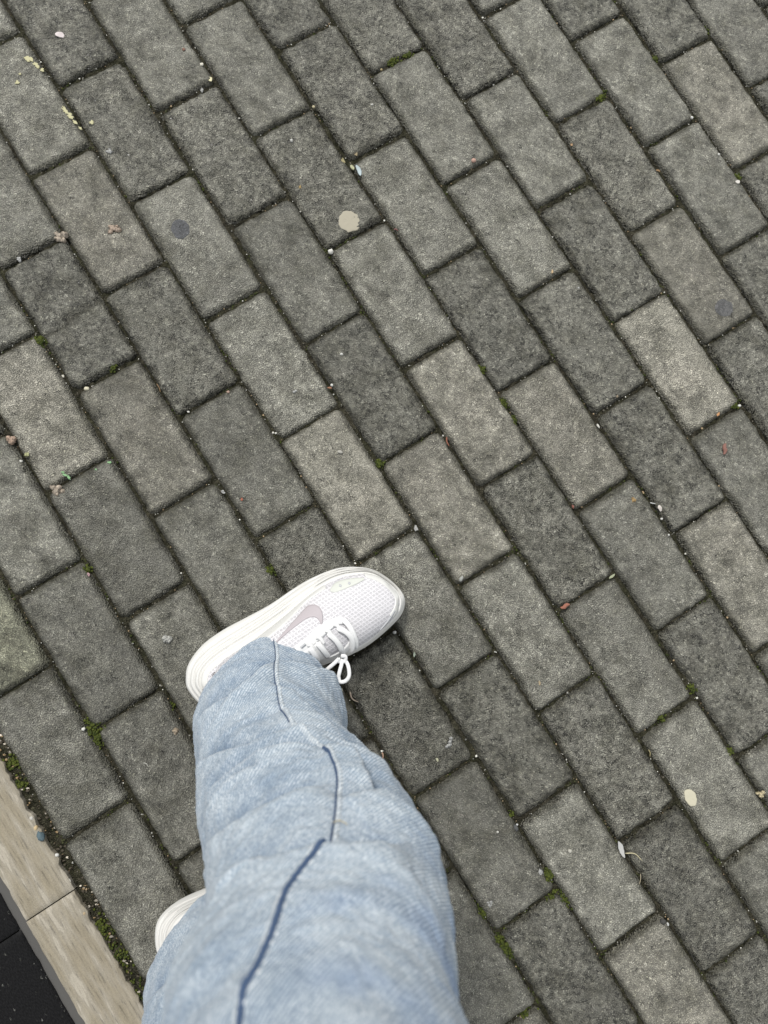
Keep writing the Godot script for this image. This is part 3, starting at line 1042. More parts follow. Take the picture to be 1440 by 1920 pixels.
func patch(one: Array, other: Array, lift: float, flip: bool, n := 28, m := 6) -> ArrayMesh:
	# an overlay on the upper, between two edge lines, a little proud with soft edges
	var p := curve2(one, n)
	var q := curve2(other, n)
	var pts := PackedVector3Array()
	var uvs := PackedVector2Array()
	for r in m + 3:
		var t := clampf(float(r - 1) / m, 0.0, 1.0)
		for c in n:
			var s := p[c].lerp(q[c], t)
			var edge := r == 0 or r == m + 2
			pts.append(on_upper(s.x, s.y, -0.0006 if edge else lift))
			uvs.append(Vector2(s.x / 0.3, (s.y + 0.08) / 0.16))
	if flip:
		for k in pts.size():
			pts[k].z = -pts[k].z
	return sheet(m + 3, n, pts, uvs, PackedColorArray(), Vector3.UP)


func mirrored(path: PackedVector3Array, flip: bool) -> PackedVector3Array:
	if flip:
		for k in path.size():
			path[k].z = -path[k].z
	return path


func make_shoe(flip: bool) -> Node3D:
	var shoe := Node3D.new()
	var side := -1.0 if flip else 1.0
	# midsole: from the ground edge over the flared wall with its grooves to the top edge
	var n := 200
	var outer := curve2(SOLE_OUT, n)
	var inner := curve2(SOLE_TOP, n)
	# pair the two loops by their control points, so that toes face toes
	outer = loop_of(SOLE_OUT, n)
	inner = loop_of(SOLE_TOP, n)
	var rows := 26
	var pts := PackedVector3Array()
	var uvs := PackedVector2Array()
	var path := PackedVector3Array()
	for r in rows:
		for c in n + 1:
			var o := outer[c % n]
			var i := inner[c % n]
			var toe := smoothstep(0.235, 0.302, o.x) * 0.013
			var heel_lift := smoothstep(0.03, 0.0, o.x) * 0.008
			var p: Vector2
			var y: float
			var lat_side := maxf(smoothstep(-0.01, 0.03, o.y), smoothstep(0.14, 0.08, o.x))
			if r < 4:                                   # the outsole's edge
				var t := r / 3.0
				p = o.lerp(Vector2(0.16, 0.012), 0.06 * (1.0 - t) * (1.0 - t))
				y = lerpf(0.0, 0.013, t) + (toe + heel_lift) * (1.0 - t * 0.5)
			else:
				var t := (r - 3.0) / (rows - 4.0)
				p = o.lerp(i, pow(t, 1.15))
				y = lerpf(0.013 + (toe + heel_lift) * 0.5, sole_height(i.x), 1.0 - pow(1.0 - t, 1.5))
				var bend := 0.07 * sin(o.x * 26.0)
				var depth := 0.0
				for g: float in [0.24, 0.50, 0.74]:
					var w := (t - g - bend * (1.2 - g) * (1.0 if g < 0.7 else 0.3)) / 0.048
					depth += exp(-w * w) * (1.0 - 0.75 * exp(-pow((o.x - 0.185) / 0.02, 2.0)))
				# slanted cuts over the heel
				if o.x < 0.11 and t > 0.35 and t < 0.8:
					depth += 0.14 * maxf(sin(o.x * 220.0 + t * 9.0), 0.0)
				y -= 0.0052 * depth * lat_side
				p = p.lerp(i, 0.03 * depth * lat_side)
			pts.append(Vector3(p.x, y, p.y * side))
			uvs.append(Vector2(float(c) / n * 4.0, float(r) / rows))
		path.append(Vector3(0.15, 0, 0))
	for c in n + 1:                                      # the footbed closes it
		pts.append(Vector3(0.15, 0.046, 0.004 * side))
		uvs.append(Vector2.ZERO)
	path.append(Vector3(0.15, 0, 0))
	var sole := sheet_around(rows + 1, n + 1, pts, uvs, path)
	put("midsole", sole, M.sole, shoe)
	var under := PackedVector3Array()
	for r in 2:
		for c in n + 1:
			var o := outer[c % n].lerp(Vector2(0.16, 0.012), 0.06 if r == 0 else 1.0)
			under.append(Vector3(o.x, 0.0005 + smoothstep(0.235, 0.302, o.x) * 0.0125 + smoothstep(0.03, 0.0, o.x) * 0.0075, o.y * side))
	put("outsole", sheet(2, n + 1, under, PackedVector2Array(), PackedColorArray(), Vector3.DOWN), M.sole, shoe)
	# upper: from the sole's top edge up to the ridge line
	pts = PackedVector3Array()
	uvs = PackedVector2Array()
	path = PackedVector3Array()
	rows = 30
	for r in rows:
		var t := float(r) / (rows - 1)
		for c in n + 1:
			var i := inner[c % n]
			var a := clampf(i.x, 0.06, 0.262)
			var ridge := Vector2(a, lerpf(table(A_S, MED_S, a), table(A_S, LAT_S, a), 0.42))
			var p := i.lerp(ridge, 1.0 - pow(1.0 - t, 1.6) if r else -0.01)
			var y := upper_height(p.x, p.y) if r else sole_height(i.x) - 0.006
			if r and r < 4:
				y = maxf(y, sole_height(i.x) + 0.001 * r)
			pts.append(Vector3(p.x, y, p.y * side))
			uvs.append(Vector2(p.x / 0.3, (p.y + 0.08) / 0.16))
		path.append(Vector3(0.15, 0, 0))
	put("upper", sheet_around(rows, n + 1, pts, uvs, path), M.knit, shoe)
	# overlays
	put("logo_mark", patch([Vector2(0.128, 0.0165), Vector2(0.147, 0.027), Vector2(0.170, 0.0385), Vector2(0.181, 0.0435), Vector2(0.190, 0.0415), Vector2(0.1945, 0.0345), Vector2(0.193, 0.024), Vector2(0.188, 0.0155)], [Vector2(0.128, 0.0160), Vector2(0.146, 0.0225), Vector2(0.163, 0.0275), Vector2(0.174, 0.0300), Vector2(0.182, 0.0290), Vector2(0.1865, 0.0250), Vector2(0.1875, 0.0200), Vector2(0.1878, 0.0154)], 0.0011, flip, 40), M.mauve, shoe)
	put("forefoot_patch", patch([Vector2(0.214, 0.0520), Vector2(0.222, 0.0570), Vector2(0.232, 0.0578), Vector2(0.247, 0.0545), Vector2(0.260, 0.0500)], [Vector2(0.214, 0.0495), Vector2(0.219, 0.0468), Vector2(0.232, 0.0462), Vector2(0.246, 0.0462), Vector2(0.259, 0.0475)], 0.0010, flip), M.sage, shoe)
	for d: Vector2 in [Vector2(0.228, 0.0515), Vector2(0.2395, 0.0503)]:
		put("eyelet_dot", patch([d + Vector2(-0.0018, 0), d + Vector2(0, 0.0018), d + Vector2(0.0018, 0)], [d + Vector2(-0.0018, 0), d + Vector2(0, -0.0018), d + Vector2(0.0018, 0)], 0.0015, flip, 10, 4), M.grey, shoe)
	put("side_overlay", patch([Vector2(0.085, 0.0245), Vector2(0.12, 0.0335), Vector2(0.15, 0.0425), Vector2(0.185, 0.0545), Vector2(0.21, 0.0600)], [Vector2(0.085, 0.0190), Vector2(0.12, 0.0250), Vector2(0.15, 0.0350), Vector2(0.18, 0.0490), Vector2(0.21, 0.0560)], 0.0012, flip), M.film, shoe)
	put("toe_guard", patch([Vector2(0.262, 0.0555), Vector2(0.278, 0.0440), Vector2(0.289, 0.0270), Vector2(0.2925, 0.0130), Vector2(0.288, -0.0005), Vector2(0.276, -0.0105)], [Vector2(0.262, 0.0500), Vector2(0.274, 0.0400), Vector2(0.283, 0.0260), Vector2(0.287, 0.0130), Vector2(0.283, 0.0030), Vector2(0.272, -0.0060)], 0.0010, flip, 36), M.film, shoe)
	put("toe_stripe", patch([Vector2(0.281, -0.0035), Vector2(0.269, -0.0120), Vector2(0.254, -0.0185)], [Vector2(0.2800, -0.0020), Vector2(0.2680, -0.0105), Vector2(0.254, -0.0182)], 0.0013, flip, 20, 2), M.grey, shoe)
	# eyestay: a smooth band with stepped loops, tongue below
	put("eyestay", patch([Vector2(0.148, 0.0035), Vector2(0.165, 0.0095), Vector2(0.182, 0.0150), Vector2(0.198, 0.0178), Vector2(0.211, 0.0168), Vector2(0.219, 0.0115)], [Vector2(0.152, -0.0080), Vector2(0.167, -0.0040), Vector2(0.180, 0.0010), Vector2(0.193, 0.0055), Vector2(0.206, 0.0085), Vector2(0.215, 0.0060)], 0.0016, flip, 32), M.white, shoe)
	put("eyestay", patch([Vector2(0.158, -0.0275), Vector2(0.178, -0.0285), Vector2(0.198, -0.0285), Vector2(0.214, -0.0240), Vector2(0.224, -0.0120)], [Vector2(0.158, -0.0225), Vector2(0.178, -0.0235), Vector2(0.196, -0.0230), Vector2(0.209, -0.0180), Vector2(0.219, -0.0080)], 0.0016, flip, 24), M.white, shoe)
	put("tongue", patch([Vector2(0.13, -0.0010), Vector2(0.15, -0.0045), Vector2(0.168, -0.0030), Vector2(0.181, 0.0000)], [Vector2(0.13, -0.0240), Vector2(0.15, -0.0235), Vector2(0.168, -0.0245), Vector2(0.182, -0.0235)], 0.0022, flip, 20), M.white, shoe)
	put("lace_tab", patch([Vector2(0.1545, 0.0022), Vector2(0.1610, 0.0042)], [Vector2(0.1555, -0.0005), Vector2(0.1620, 0.0014)], 0.0024, flip, 4, 2), M.grey, shoe)
	for w in [[0.167, 0.0, 0.002], [0.180, 0.003, 0.006], [0.193, 0.006, 0.009], [0.205, 0.009, 0.012]]:    # lace loops stitched to the eyestay
		put("lace_loop", patch([Vector2(w[0] - 0.002, w[2]), Vector2(w[0] + 0.002, w[2] - 0.001), Vector2(w[0] + 0.004, w[1] - 0.007)], [Vector2(w[0] - 0.005, w[2] - 0.003), Vector2(w[0] - 0.002, w[2] - 0.005), Vector2(w[0] + 0.0005, w[1] - 0.009)], 0.0026, flip, 12, 3), M.white, shoe)
	# laces
	for l in [[Vector2(0.2135, 0.0130), Vector2(0.2175, 0.0040), Vector2(0.2190, -0.0080), Vector2(0.2185, -0.0180), Vector2(0.2150, -0.0265)], [Vector2(0.2035, 0.0055), Vector2(0.2110, -0.0020), Vector2(0.2150, -0.0110), Vector2(0.2130, -0.0200), Vector2(0.2080, -0.0265)], [Vector2(0.1905, 0.0040), Vector2(0.1960, -0.0060), Vector2(0.1985, -0.0150), Vector2(0.1985, -0.0230), Vector2(0.1965, -0.0285)], [Vector2(0.1740, -0.0010), Vector2(0.1775, -0.0090), Vector2(0.1800, -0.0170), Vector2(0.1810, -0.0225)], [Vector2(0.1640, -0.0030), Vector2(0.1665, -0.0120), Vector2(0.1670, -0.0220)]]:
		var line := curve2(l, 18)
		var way := PackedVector3Array()
		for k in line.size():
			var t := k / 17.0
			way.append(on_upper(line[k].x, line[k].y, 0.0032 + 0.0016 * sin(PI * t) - (0.003 if k == 0 or k == 17 else 0.0)))
		put("lace", tube(mirrored(way, flip), 0.0035, 0.0014), M.lace, shoe)
	# the bow hangs over the inner side
	for l in [[Vector3(0.1980, 0.070, -0.0320), Vector3(0.2000, 0.072, -0.0400), Vector3(0.1990, 0.074, -0.0480), Vector3(0.1960, 0.074, -0.0550), Vector3(0.1900, 0.073, -0.0585), Vector3(0.1840, 0.073, -0.0570), Vector3(0.1840, 0.074, -0.0510), Vector3(0.1870, 0.075, -0.0460), Vector3(0.1930, 0.074, -0.0380), Vector3(0.1960, 0.072, -0.0320)], [Vector3(0.1935, 0.074, -0.0300), Vector3(0.186, 0.075, -0.0330), Vector3(0.177, 0.074, -0.0360), Vector3(0.168, 0.070, -0.0390), Vector3(0.160, 0.062, -0.0400)], [Vector3(0.1960, 0.076, -0.0280), Vector3(0.2010, 0.074, -0.0310), Vector3(0.1980, 0.072, -0.0360), Vector3(0.1920, 0.073, -0.0340), Vector3(0.1925, 0.076, -0.0290)]]:
		var way := PackedVector3Array()
		for i in l.size() - 1:
			for k in 7:
				way.append((l[i] as Vector3).cubic_interpolate(l[i + 1], l[maxi(i - 1, 0)], l[mini(i + 2, l.size() - 1)], k / 7.0))
		way.append(l[l.size() - 1])
		put("bow", tube(mirrored(way, flip), 0.0024, 0.0019), M.lace, shoe)
	return shoe


func loop_of(list: Array, n: int) -> PackedVector2Array:
	# closed loop, the same share of samples between each pair of control points
	var m := list.size() - 1
	var out := PackedVector2Array()
	for k in n:
		var s := float(k) / n * m
		var i := int(s)
		out.append((list[i] as Vector2).cubic_interpolate(list[(i + 1) % m], list[(i - 1 + m) % m], list[(i + 2) % m], s - i))
	return out


# ---------------------------------------------------------------- jeans
const HEM_DEG := [-90.0, -45.0, -10.0, 17.0, 35.0, 46.0, 57.0, 70.0, 77.0, 87.0, 98.0, 111.0, 122.0, 132.0, 145.0, 158.0, 180.0, 225.0, 270.0]
const HEM_H := [0.035, 0.048, 0.062, 0.076, 0.078, 0.074, 0.072, 0.064, 0.056, 0.058, 0.065, 0.081, 0.085, 0.089, 0.087, 0.088, 0.070, 0.045, 0.035]
# how much the upper side rises, over what width, how far the lower side sinks, over what width; then (height, degrees) along the fold
const FOLDS := [
	[0.0080, 0.020, 0.0065, 0.012, [0.105, 178, 0.136, 153, 0.160, 113, 0.146, 94, 0.120, 76, 0.116, 54, 0.085, 25, 0.08, 5]],
	[0.0060, 0.020, 0.0050, 0.012, [0.225, 172, 0.200, 150, 0.180, 124, 0.160, 100, 0.136, 86, 0.122, 77]],
	[0.0050, 0.018, 0.0045, 0.010, [0.165, 86, 0.182, 80, 0.186, 69, 0.238, 58, 0.27, 48]],
	[0.0055, 0.018, 0.0050, 0.010, [0.222, 86, 0.232, 80, 0.242, 67, 0.275, 58, 0.295, 52]],
	[0.0060, 0.022, 0.0045, 0.012, [0.215, 170, 0.222, 155, 0.250, 130, 0.272, 113, 0.280, 85, 0.266, 78]],
	[0.0060, 0.020, 0.0050, 0.012, [0.272, 84, 0.288, 79, 0.294, 61, 0.302, 45, 0.305, 30]],
	[0.0055, 0.024, 0.0050, 0.014, [0.285, 155, 0.296, 136, 0.308, 102, 0.322, 79]],
	[0.0040, 0.020, 0.0035, 0.012, [0.325, 80, 0.333, 66, 0.345, 55]],
	[0.0095, 0.030, 0.0080, 0.016, [0.310, 190, 0.335, 172, 0.354, 154, 0.374, 135, 0.388, 109, 0.382, 81]],
	[0.0040, 0.020, 0.0035, 0.012, [0.290, 170, 0.312, 148, 0.314, 128, 0.324, 109]],
	[0.0105, 0.040, 0.0075, 0.016, [0.520, 168, 0.490, 155, 0.470, 141, 0.462, 132, 0.446, 126, 0.462, 105, 0.466, 86, 0.464, 66, 0.438, 45]],
	[0.0070, 0.018, 0.0090, 0.018, [0.302, 74, 0.326, 64, 0.386, 58, 0.406, 29, 0.415, 8]],
	[0.0035, 0.016, 0.0030, 0.012, [0.475, 52, 0.484, 44, 0.488, 29, 0.498, 15]],
	[0.0032, 0.016, 0.0028, 0.012, [0.405, 81, 0.402, 79, 0.394, 65, 0.378, 50]],
]


class Leg:
	var hs: Array
	var cx: Array
	var cy: Array
	var cz: Array
	var hw: Array
	var bd: Array
	var a: Vector3
	var b: Vector3
	var folds := []
	var salt := 0.0


func fold_lines(list: Array) -> Array:
	var out := []
	for f in list:
		var raw: Array = f[4]
		var pts: Array = []
		for k in range(0, raw.size(), 2):
			pts.append(Vector2(deg_to_rad(raw[k + 1]) * 0.095, raw[k] * 1.07))
		var line := curve2(pts, pts.size() * 3)
		var box := Rect2(line[0], Vector2.ZERO)
		for p in line:
			box = box.expand(p)
		out.append([f[0], f[1], f[2], f[3], line, box.grow(0.05 + f[1])])
	return out


func fold_at(leg: Leg, h: float, th: float) -> float:
	var p := Vector2(th * 0.095, h * 1.07)
	var sum := 0.0
	crease = 0.0
	lip = 0.0
	for f in leg.folds:
		if not (f[5] as Rect2).has_point(p):
			continue
		var line: PackedVector2Array = f[4]
		var n := line.size()
		var best := 1e9
		var side := 1.0
		var share := 0.0
		for i in n - 1:
			var d := line[i + 1] - line[i]
			var v := p - line[i]
			var t := clampf(v.dot(d) / d.length_squared(), 0.0, 1.0)
			var e := v - d * t
			var dist := e.length_squared()
			if dist < best:
				best = dist
				side = -1.0 if d.cross(v) > 0.0 else 1.0
				share = (i + t) / (n - 1)
		var s := sqrt(best)
		var fade := smoothstep(0.0, 0.16, share) * smoothstep(1.0, 0.84, share)
		crease = maxf(crease, fade * minf(f[0] / 0.0065, 1.3) * (exp(-pow(s / 0.0095, 1.3)) if side < 0.0 else exp(-pow(s / 0.002, 2.0))))  # wider dark band below the fold edge: painted shade as well as unfaded indigo
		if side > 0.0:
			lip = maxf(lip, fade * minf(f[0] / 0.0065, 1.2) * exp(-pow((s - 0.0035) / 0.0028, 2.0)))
		if side > 0.0:
			sum += 1.35 * fade * f[0] * (1.0 - exp(-s / 0.0020)) * exp(-pow(s / (f[1] * 1.7), 1.15)) - 1.5 * fade * f[2] * 0.5 * exp(-s / 0.0020)
		else:
			sum -= 1.5 * fade * f[2] * (0.5 + 0.5 * (1.0 - exp(-s / 0.0020))) * exp(-pow(s / f[3], 1.4))
	sum *= lerpf(0.25, 1.0, smoothstep(1.02, 0.80, absf(cos(th))))
	# small rumples between the folds, slacker round the leg than along it
	var r := nz.get_noise_3d(p.x * 85.0 + leg.salt, p.y * 150.0, 3.0) * 0.0008 + nz.get_noise_3d(p.x * 28.0 + leg.salt, p.y * 52.0, 9.0) * 0.0030
	r += nz.get_noise_3d(p.x * 130.0 + p.y * 95.0 + leg.salt, p.y * 230.0 - p.x * 70.0, 21.0) * 0.0011
	return sum + r


func leg_point(leg: Leg, h: float, th: float, lift := 0.0) -> Vector3:
	var c := Vector3(table(leg.hs, leg.cx, h), table(leg.hs, leg.cy, h), table(leg.hs, leg.cz, h))
	var w := table(leg.hs, leg.hw, h)
	var b := table(leg.hs, leg.bd, h)
	var n := (leg.a * cos(th) / w + leg.b * sin(th) / b).normalized()
	return c + leg.a * w * cos(th) + leg.b * b * sin(th) + n * (fold_at(leg, h, th) + lift)


func hem_of(th: float) -> float:
	return table(HEM_DEG, HEM_H, wrapf(rad_to_deg(th), -90.0, 270.0))


func leg_mesh(leg: Leg, rows: int, cols: int, wash: FastNoiseLite) -> ArrayMesh:
	var pts := PackedVector3Array()
	var uvs := PackedVector2Array()
	var colors := PackedColorArray()
	var path := PackedVector3Array()
	for r in rows + 4:
		path.append(Vector3(table(leg.hs, leg.cx, 0.3), 0.3, table(leg.hs, leg.cz, 0.3)))
		for c in cols + 1:
			# finer steps over the front, which carries the folds
			var t := float(c % cols) / cols
			var th := -PI / 2 + TAU * (t - 0.35 / TAU * sin(TAU * t * 2.0) * -0.35 + 0.0)
			var hem := hem_of(th)
			var k := maxf(float(r - 4) / (rows - 1), 0.0)
			var h := hem + (0.56 - hem) * k / 0.86 if k < 0.86 else 0.56 + 0.32 * (k - 0.86) / 0.14
			var lift := 0.0
			if r < 4:                                   # the hem is turned up inside
				lift = [-0.0032, -0.0034, -0.0024, -0.0008][r]
				h = hem + [0.022, 0.010, 0.0012, -0.0006][r]
			pts.append(leg_point(leg, h, th, lift))
			uvs.append(Vector2(th * 0.095, h * 1.07) / 0.24)
			var p := Vector2(th * 0.095, h * 1.07)
			var w := wash.get_noise_3d(p.x * 100.0, p.y * 100.0, leg.salt)
			var w2 := nz.get_noise_3d(p.x * 20.0, p.y * 34.0, 30.0 + leg.salt)
			var blue := clampf(0.42 + 0.62 * w + 0.7 * w2, 0.0, 1.0)
			var up := smoothstep(0.40, 0.5, h) * smoothstep(95.0, 75.0, rad_to_deg(th))
			var col := Color(0.66, 0.70, 0.73).lerp(Color(0.38, 0.45, 0.53), blue)
			col = col.lerp(Color(0.36, 0.46, 0.63), up * clampf(0.25 + 1.9 * w2, 0.0, 0.85))
			var front := rad_to_deg(th) - 72.0
			col = col.lerp(Color(0.72, 0.75, 0.77), 0.38 * exp(-front * front / 1100.0) * smoothstep(0.2, 0.34, h) * clampf(0.8 - 1.2 * w2, 0.0, 1.0))
			if h < hem + 0.004:
				col = col.lerp(Color(0.7, 0.74, 0.78), 0.5)
			if r >= 4:
				# worn pale where the cloth creases outward, indigo kept and fold shade painted in where it creases inward
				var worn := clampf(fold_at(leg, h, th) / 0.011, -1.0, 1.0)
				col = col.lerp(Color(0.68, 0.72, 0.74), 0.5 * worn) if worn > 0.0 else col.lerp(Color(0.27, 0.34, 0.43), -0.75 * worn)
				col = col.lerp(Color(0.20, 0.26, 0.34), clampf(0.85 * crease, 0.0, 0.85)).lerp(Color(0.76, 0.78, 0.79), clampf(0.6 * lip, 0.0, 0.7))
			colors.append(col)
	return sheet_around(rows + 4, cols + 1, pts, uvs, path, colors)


func ribbon(leg: Leg, line: Array, wide: float, lift: float, aside: float, n := 80) -> ArrayMesh:
	# a welt that follows the cloth along a line of (height, degrees)
	var raw: Array = []
	for k in range(0, line.size(), 2):
		raw.append(Vector2(deg_to_rad(line[k + 1]) * 0.095, line[k] * 1.07))
	var c := curve2(raw, n)
	var pts := PackedVector3Array()
	var uvs := PackedVector2Array()
	var colors := PackedColorArray()
	for j in 7:
		for i in n:
			var d := (c[mini(i + 1, n - 1)] - c[maxi(i - 1, 0)]).normalized()
			var q := c[i] + d.orthogonal() * (aside + wide * 0.5 * (j - 3) / 3.0)
			var l: float = [-0.0008, 0.55, 0.9, 1.0, 0.9, 0.55, -0.0008][j]
			pts.append(leg_point(leg, q.y / 1.07, q.x / 0.095, lift * l if l > 0.0 else l))
			uvs.append(q / 0.24)
			colors.append(Color(0.80, 0.82, 0.82))
	return sheet(7, n, pts, uvs, colors, BACK)


func build_person() -> void:
	M.denim = denim()
	M.welt = M.denim.duplicate()
	M.welt.albedo_color = Color(1.0, 1.0, 1.0)
	M.navy = matte(lin(0.065, 0.10, 0.175), 0.9, 0.2)
	M.sole = matte(lin(0.62, 0.615, 0.597), 0.6, 0.4)
	M.knit = shoe_mesh_cloth()
	M.knit.albedo_color = lin(0.74, 0.735, 0.745)
	M.mauve = matte(lin(0.40, 0.365, 0.385), 0.5, 0.4)
	M.sage = matte(lin(0.53, 0.545, 0.51), 0.5, 0.4)
	M.film = matte(lin(0.62, 0.62, 0.605), 0.4, 0.5)
	M.white = matte(lin(0.70, 0.70, 0.705), 0.55, 0.4)
	M.lace = matte(lin(0.72, 0.72, 0.725), 0.85, 0.3)
	M.grey = matte(lin(0.42, 0.43, 0.45), 0.6, 0.4)
	M.skin = matte(lin(0.50, 0.33, 0.25), 0.6, 0.4)
	var person := Node3D.new()
	person.name = "person"
	add_child(person)
	tag(person, "person standing in pale wide-leg jeans and white running shoes, seen down their own legs", "person")
	person.position = Vector3(-0.05, 0, 0.28)

	var left := Leg.new()
	left.hs = [-0.02, 0.02, 0.06, 0.10, 0.15, 0.20, 0.25, 0.30, 0.35, 0.40, 0.44, 0.48, 0.52, 0.60, 0.70, 0.78, 0.88]
	left.cx = [-0.0780, -0.0724, -0.0667, -0.0601, -0.0560, -0.0436, -0.0300, -0.0152, 0.0008, 0.0081, 0.0077, 0.0035, -0.0027, 0.0038, 0.0210, 0.0320, 0.0500]
	left.cy = [-0.0200, 0.0200, 0.0600, 0.0999, 0.1502, 0.1997, 0.2491, 0.2983, 0.3476, 0.3976, 0.4382, 0.4790, 0.5201, 0.5991, 0.6995, 0.7800, 0.8800]
	left.cz = [0.1060, 0.1183, 0.1307, 0.1429, 0.1589, 0.1735, 0.1879, 0.2021, 0.2160, 0.2315, 0.2449, 0.2589, 0.2732, 0.3004, 0.3312, 0.3550, 0.3830]
	left.hw = [0.0924, 0.0924, 0.0924, 0.0888, 0.0808, 0.0812, 0.0900, 0.0920, 0.0925, 0.0928, 0.0918, 0.0920, 0.0933, 0.0980, 0.1071, 0.1160, 0.1180]
	left.bd = [0.100, 0.100, 0.097, 0.092, 0.084, 0.080, 0.082, 0.085, 0.088, 0.090, 0.092, 0.095, 0.098, 0.102, 0.106, 0.110, 0.112]
	left.a = Vector3(0.982, -0.09, -0.163).normalized()
	left.b = Vector3(-0.128, 0.31, -0.942).normalized()
	left.folds = fold_lines(FOLDS)
	var wash := noise(FastNoiseLite.TYPE_SIMPLEX_SMOOTH, 2.4, 61, 3)
	var jeans := Node3D.new()
	jeans.name = "jeans"
	person.add_child(jeans)
	var off := -person.position
	jeans.position = off
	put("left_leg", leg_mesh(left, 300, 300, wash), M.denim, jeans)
	put("seam", ribbon(left, [0.052, 77, 0.120, 78, 0.170, 80, 0.218, 84, 0.260, 84, 0.294, 83, 0.322, 79, 0.352, 78, 0.378, 78, 0.402, 80, 0.442, 81, 0.464, 81], 0.0056, 0.0015, 0.0, 260), M.welt, jeans)
	put("seam_edge", ribbon(left, [0.330, 80, 0.352, 79.2, 0.378, 79.4, 0.402, 81.4, 0.442, 82.8, 0.463, 82.8], 0.0020, 0.0026, 0.0, 140), M.navy, jeans)
	put("seam_edge", ribbon(left, [0.056, 78.6, 0.120, 79.8, 0.170, 82, 0.218, 86, 0.260, 86], 0.0010, 0.0017, 0.0, 180), M.navy, jeans)
	put("seam", ribbon(left, [0.469, 85, 0.488, 90, 0.502, 93, 0.516, 95, 0.536, 98, 0.558, 103, 0.578, 108, 0.64, 114, 0.70, 118], 0.0098, 0.0018, 0.0, 160), M.welt, jeans)
	put("seam_edge", ribbon(left, [0.470, 84.4, 0.488, 89.4, 0.502, 92.3, 0.516, 94.3, 0.536, 97.3, 0.558, 102.3, 0.578, 107.3, 0.64, 113.3, 0.70, 117.3], 0.0052, 0.0040, 0.0, 160), M.navy, jeans)

	var right_leg := Leg.new()
	right_leg.salt = 7.0
	right_leg.hs = [-0.02, 0.04, 0.12, 0.24, 0.40, 0.60, 0.88]
	right_leg.cx = []
	right_leg.cy = []
	right_leg.cz = []
	for h: float in right_leg.hs:
		var t: float = h / 0.86
		right_leg.cx.append(lerpf(-0.132, 0.118, t))
		right_leg.cy.append(h)
		right_leg.cz.append(lerpf(0.414, 0.53, t))
	right_leg.hw = [0.088, 0.088, 0.092, 0.096, 0.104, 0.112, 0.118]
	right_leg.bd = [0.095, 0.092, 0.088, 0.086, 0.094, 0.104, 0.112]
	var tr := Vector3(0.232, 0.86, 0.106).normalized()
	right_leg.a = tr.cross(Vector3(-0.1, -0.92, 0.43)).normalized()
	if right_leg.a.x < 0.0:
		right_leg.a = -right_leg.a
	right_leg.b = right_leg.a.cross(tr).normalized()
	if right_leg.b.y < 0.0:
		right_leg.b = -right_leg.b
	right_leg.folds = fold_lines([[0.006, 0.022, 0.006, 0.012, [0.10, 200, 0.118, 172, 0.150, 140, 0.170, 110, 0.150, 80, 0.12, 40]], [0.006, 0.03, 0.005, 0.014, [0.09, 188, 0.17, 172, 0.24, 150, 0.30, 120, 0.31, 80]], [0.005, 0.02, 0.005, 0.014, [0.26, 190, 0.25, 150, 0.27, 100, 0.30, 60]]])
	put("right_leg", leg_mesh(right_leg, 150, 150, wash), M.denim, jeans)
	# seat and waist
	var pts := PackedVector3Array()
	var uvs := PackedVector2Array()
	var colors := PackedColorArray()
	var path := PackedVector3Array()
	for r in 16:
		var t := r / 15.0
		var y := lerpf(0.70, 0.98, t)
		var mid := Vector3(lerpf(0.065, 0.085, t), y, lerpf(0.432, 0.462, t))
		path.append(mid)
		for c in 61:
			var a := TAU * (c % 60) / 60.0
			var w := lerpf(0.185, 0.150, t) * (0.72 + 0.28 * smoothstep(0.0, 0.5, t))
			var d := lerpf(0.135, 0.110, t) * (0.72 + 0.28 * smoothstep(0.0, 0.5, t))
			pts.append(mid + Vector3(0.378, 0, 0.926) * cos(a) * w + Vector3(0.926, 0, -0.378) * sin(a) * d * 1.02)
			uvs.append(Vector2(a * 0.17, y) / 0.24)
			colors.append(Color(0.45, 0.52, 0.60))
	put("seat", sheet_around(16, 61, pts, uvs, path, colors), M.denim, jeans)

	var front := make_shoe(true)
	front.name = "shoe"
	front.set_meta("label", "front white running shoe with mauve side mark and tied laces")
	person.add_child(front)
	front.transform = Transform3D(Basis(Vector3(0.92564, 0, -0.3784), Vector3.UP, Vector3(-0.3784, 0, -0.92564)) , Vector3(-0.17083, 0.0012, 0.10815) + off)
	if front.transform.basis.determinant() < 0.0:
		front.transform.basis = Basis(Vector3(0.92564, 0, -0.3784), Vector3.UP, Vector3(0.3784, 0, 0.92564))
	var rear := make_shoe(false)
	rear.name = "shoe_001"
	rear.set_meta("label", "rear white running shoe almost hidden under the jeans")
	person.add_child(rear)
	rear.transform = Transform3D(front.transform.basis, Vector3(-0.2020, 0.0012, 0.4130) + off)

	var limbs := []
	for leg: Leg in [left, right_leg]:
		var at := PackedVector3Array()
		for h: float in [0.05, 0.12, 0.30, 0.46, 0.62, 0.84]:
			at.append(Vector3(table(leg.hs, leg.cx, h), h, table(leg.hs, leg.cz, h)))
		for k in 5:
			limbs.append([at[k], at[k + 1], [0.034, 0.034, 0.050, 0.052, 0.064][k], [0.034, 0.050, 0.052, 0.064, 0.078][k]])
	build_upper_body(person, limbs)

	var thread := PackedVector3Array()
	for k in 9:
		var t := k / 8.0
		thread.append(leg_point(left, 0.436 - 0.004 * sin(t * 3.0), deg_to_rad(lerpf(76.0, 83.0, t)), 0.0022 + 0.001 * t))
	var o := put("thread", tube(thread, 0.0004, 0.0004), matte(lin(0.5, 0.45, 0.32), 0.9))
	tag(o, "pale loose thread clinging to the dark seam of the jeans", "thread")


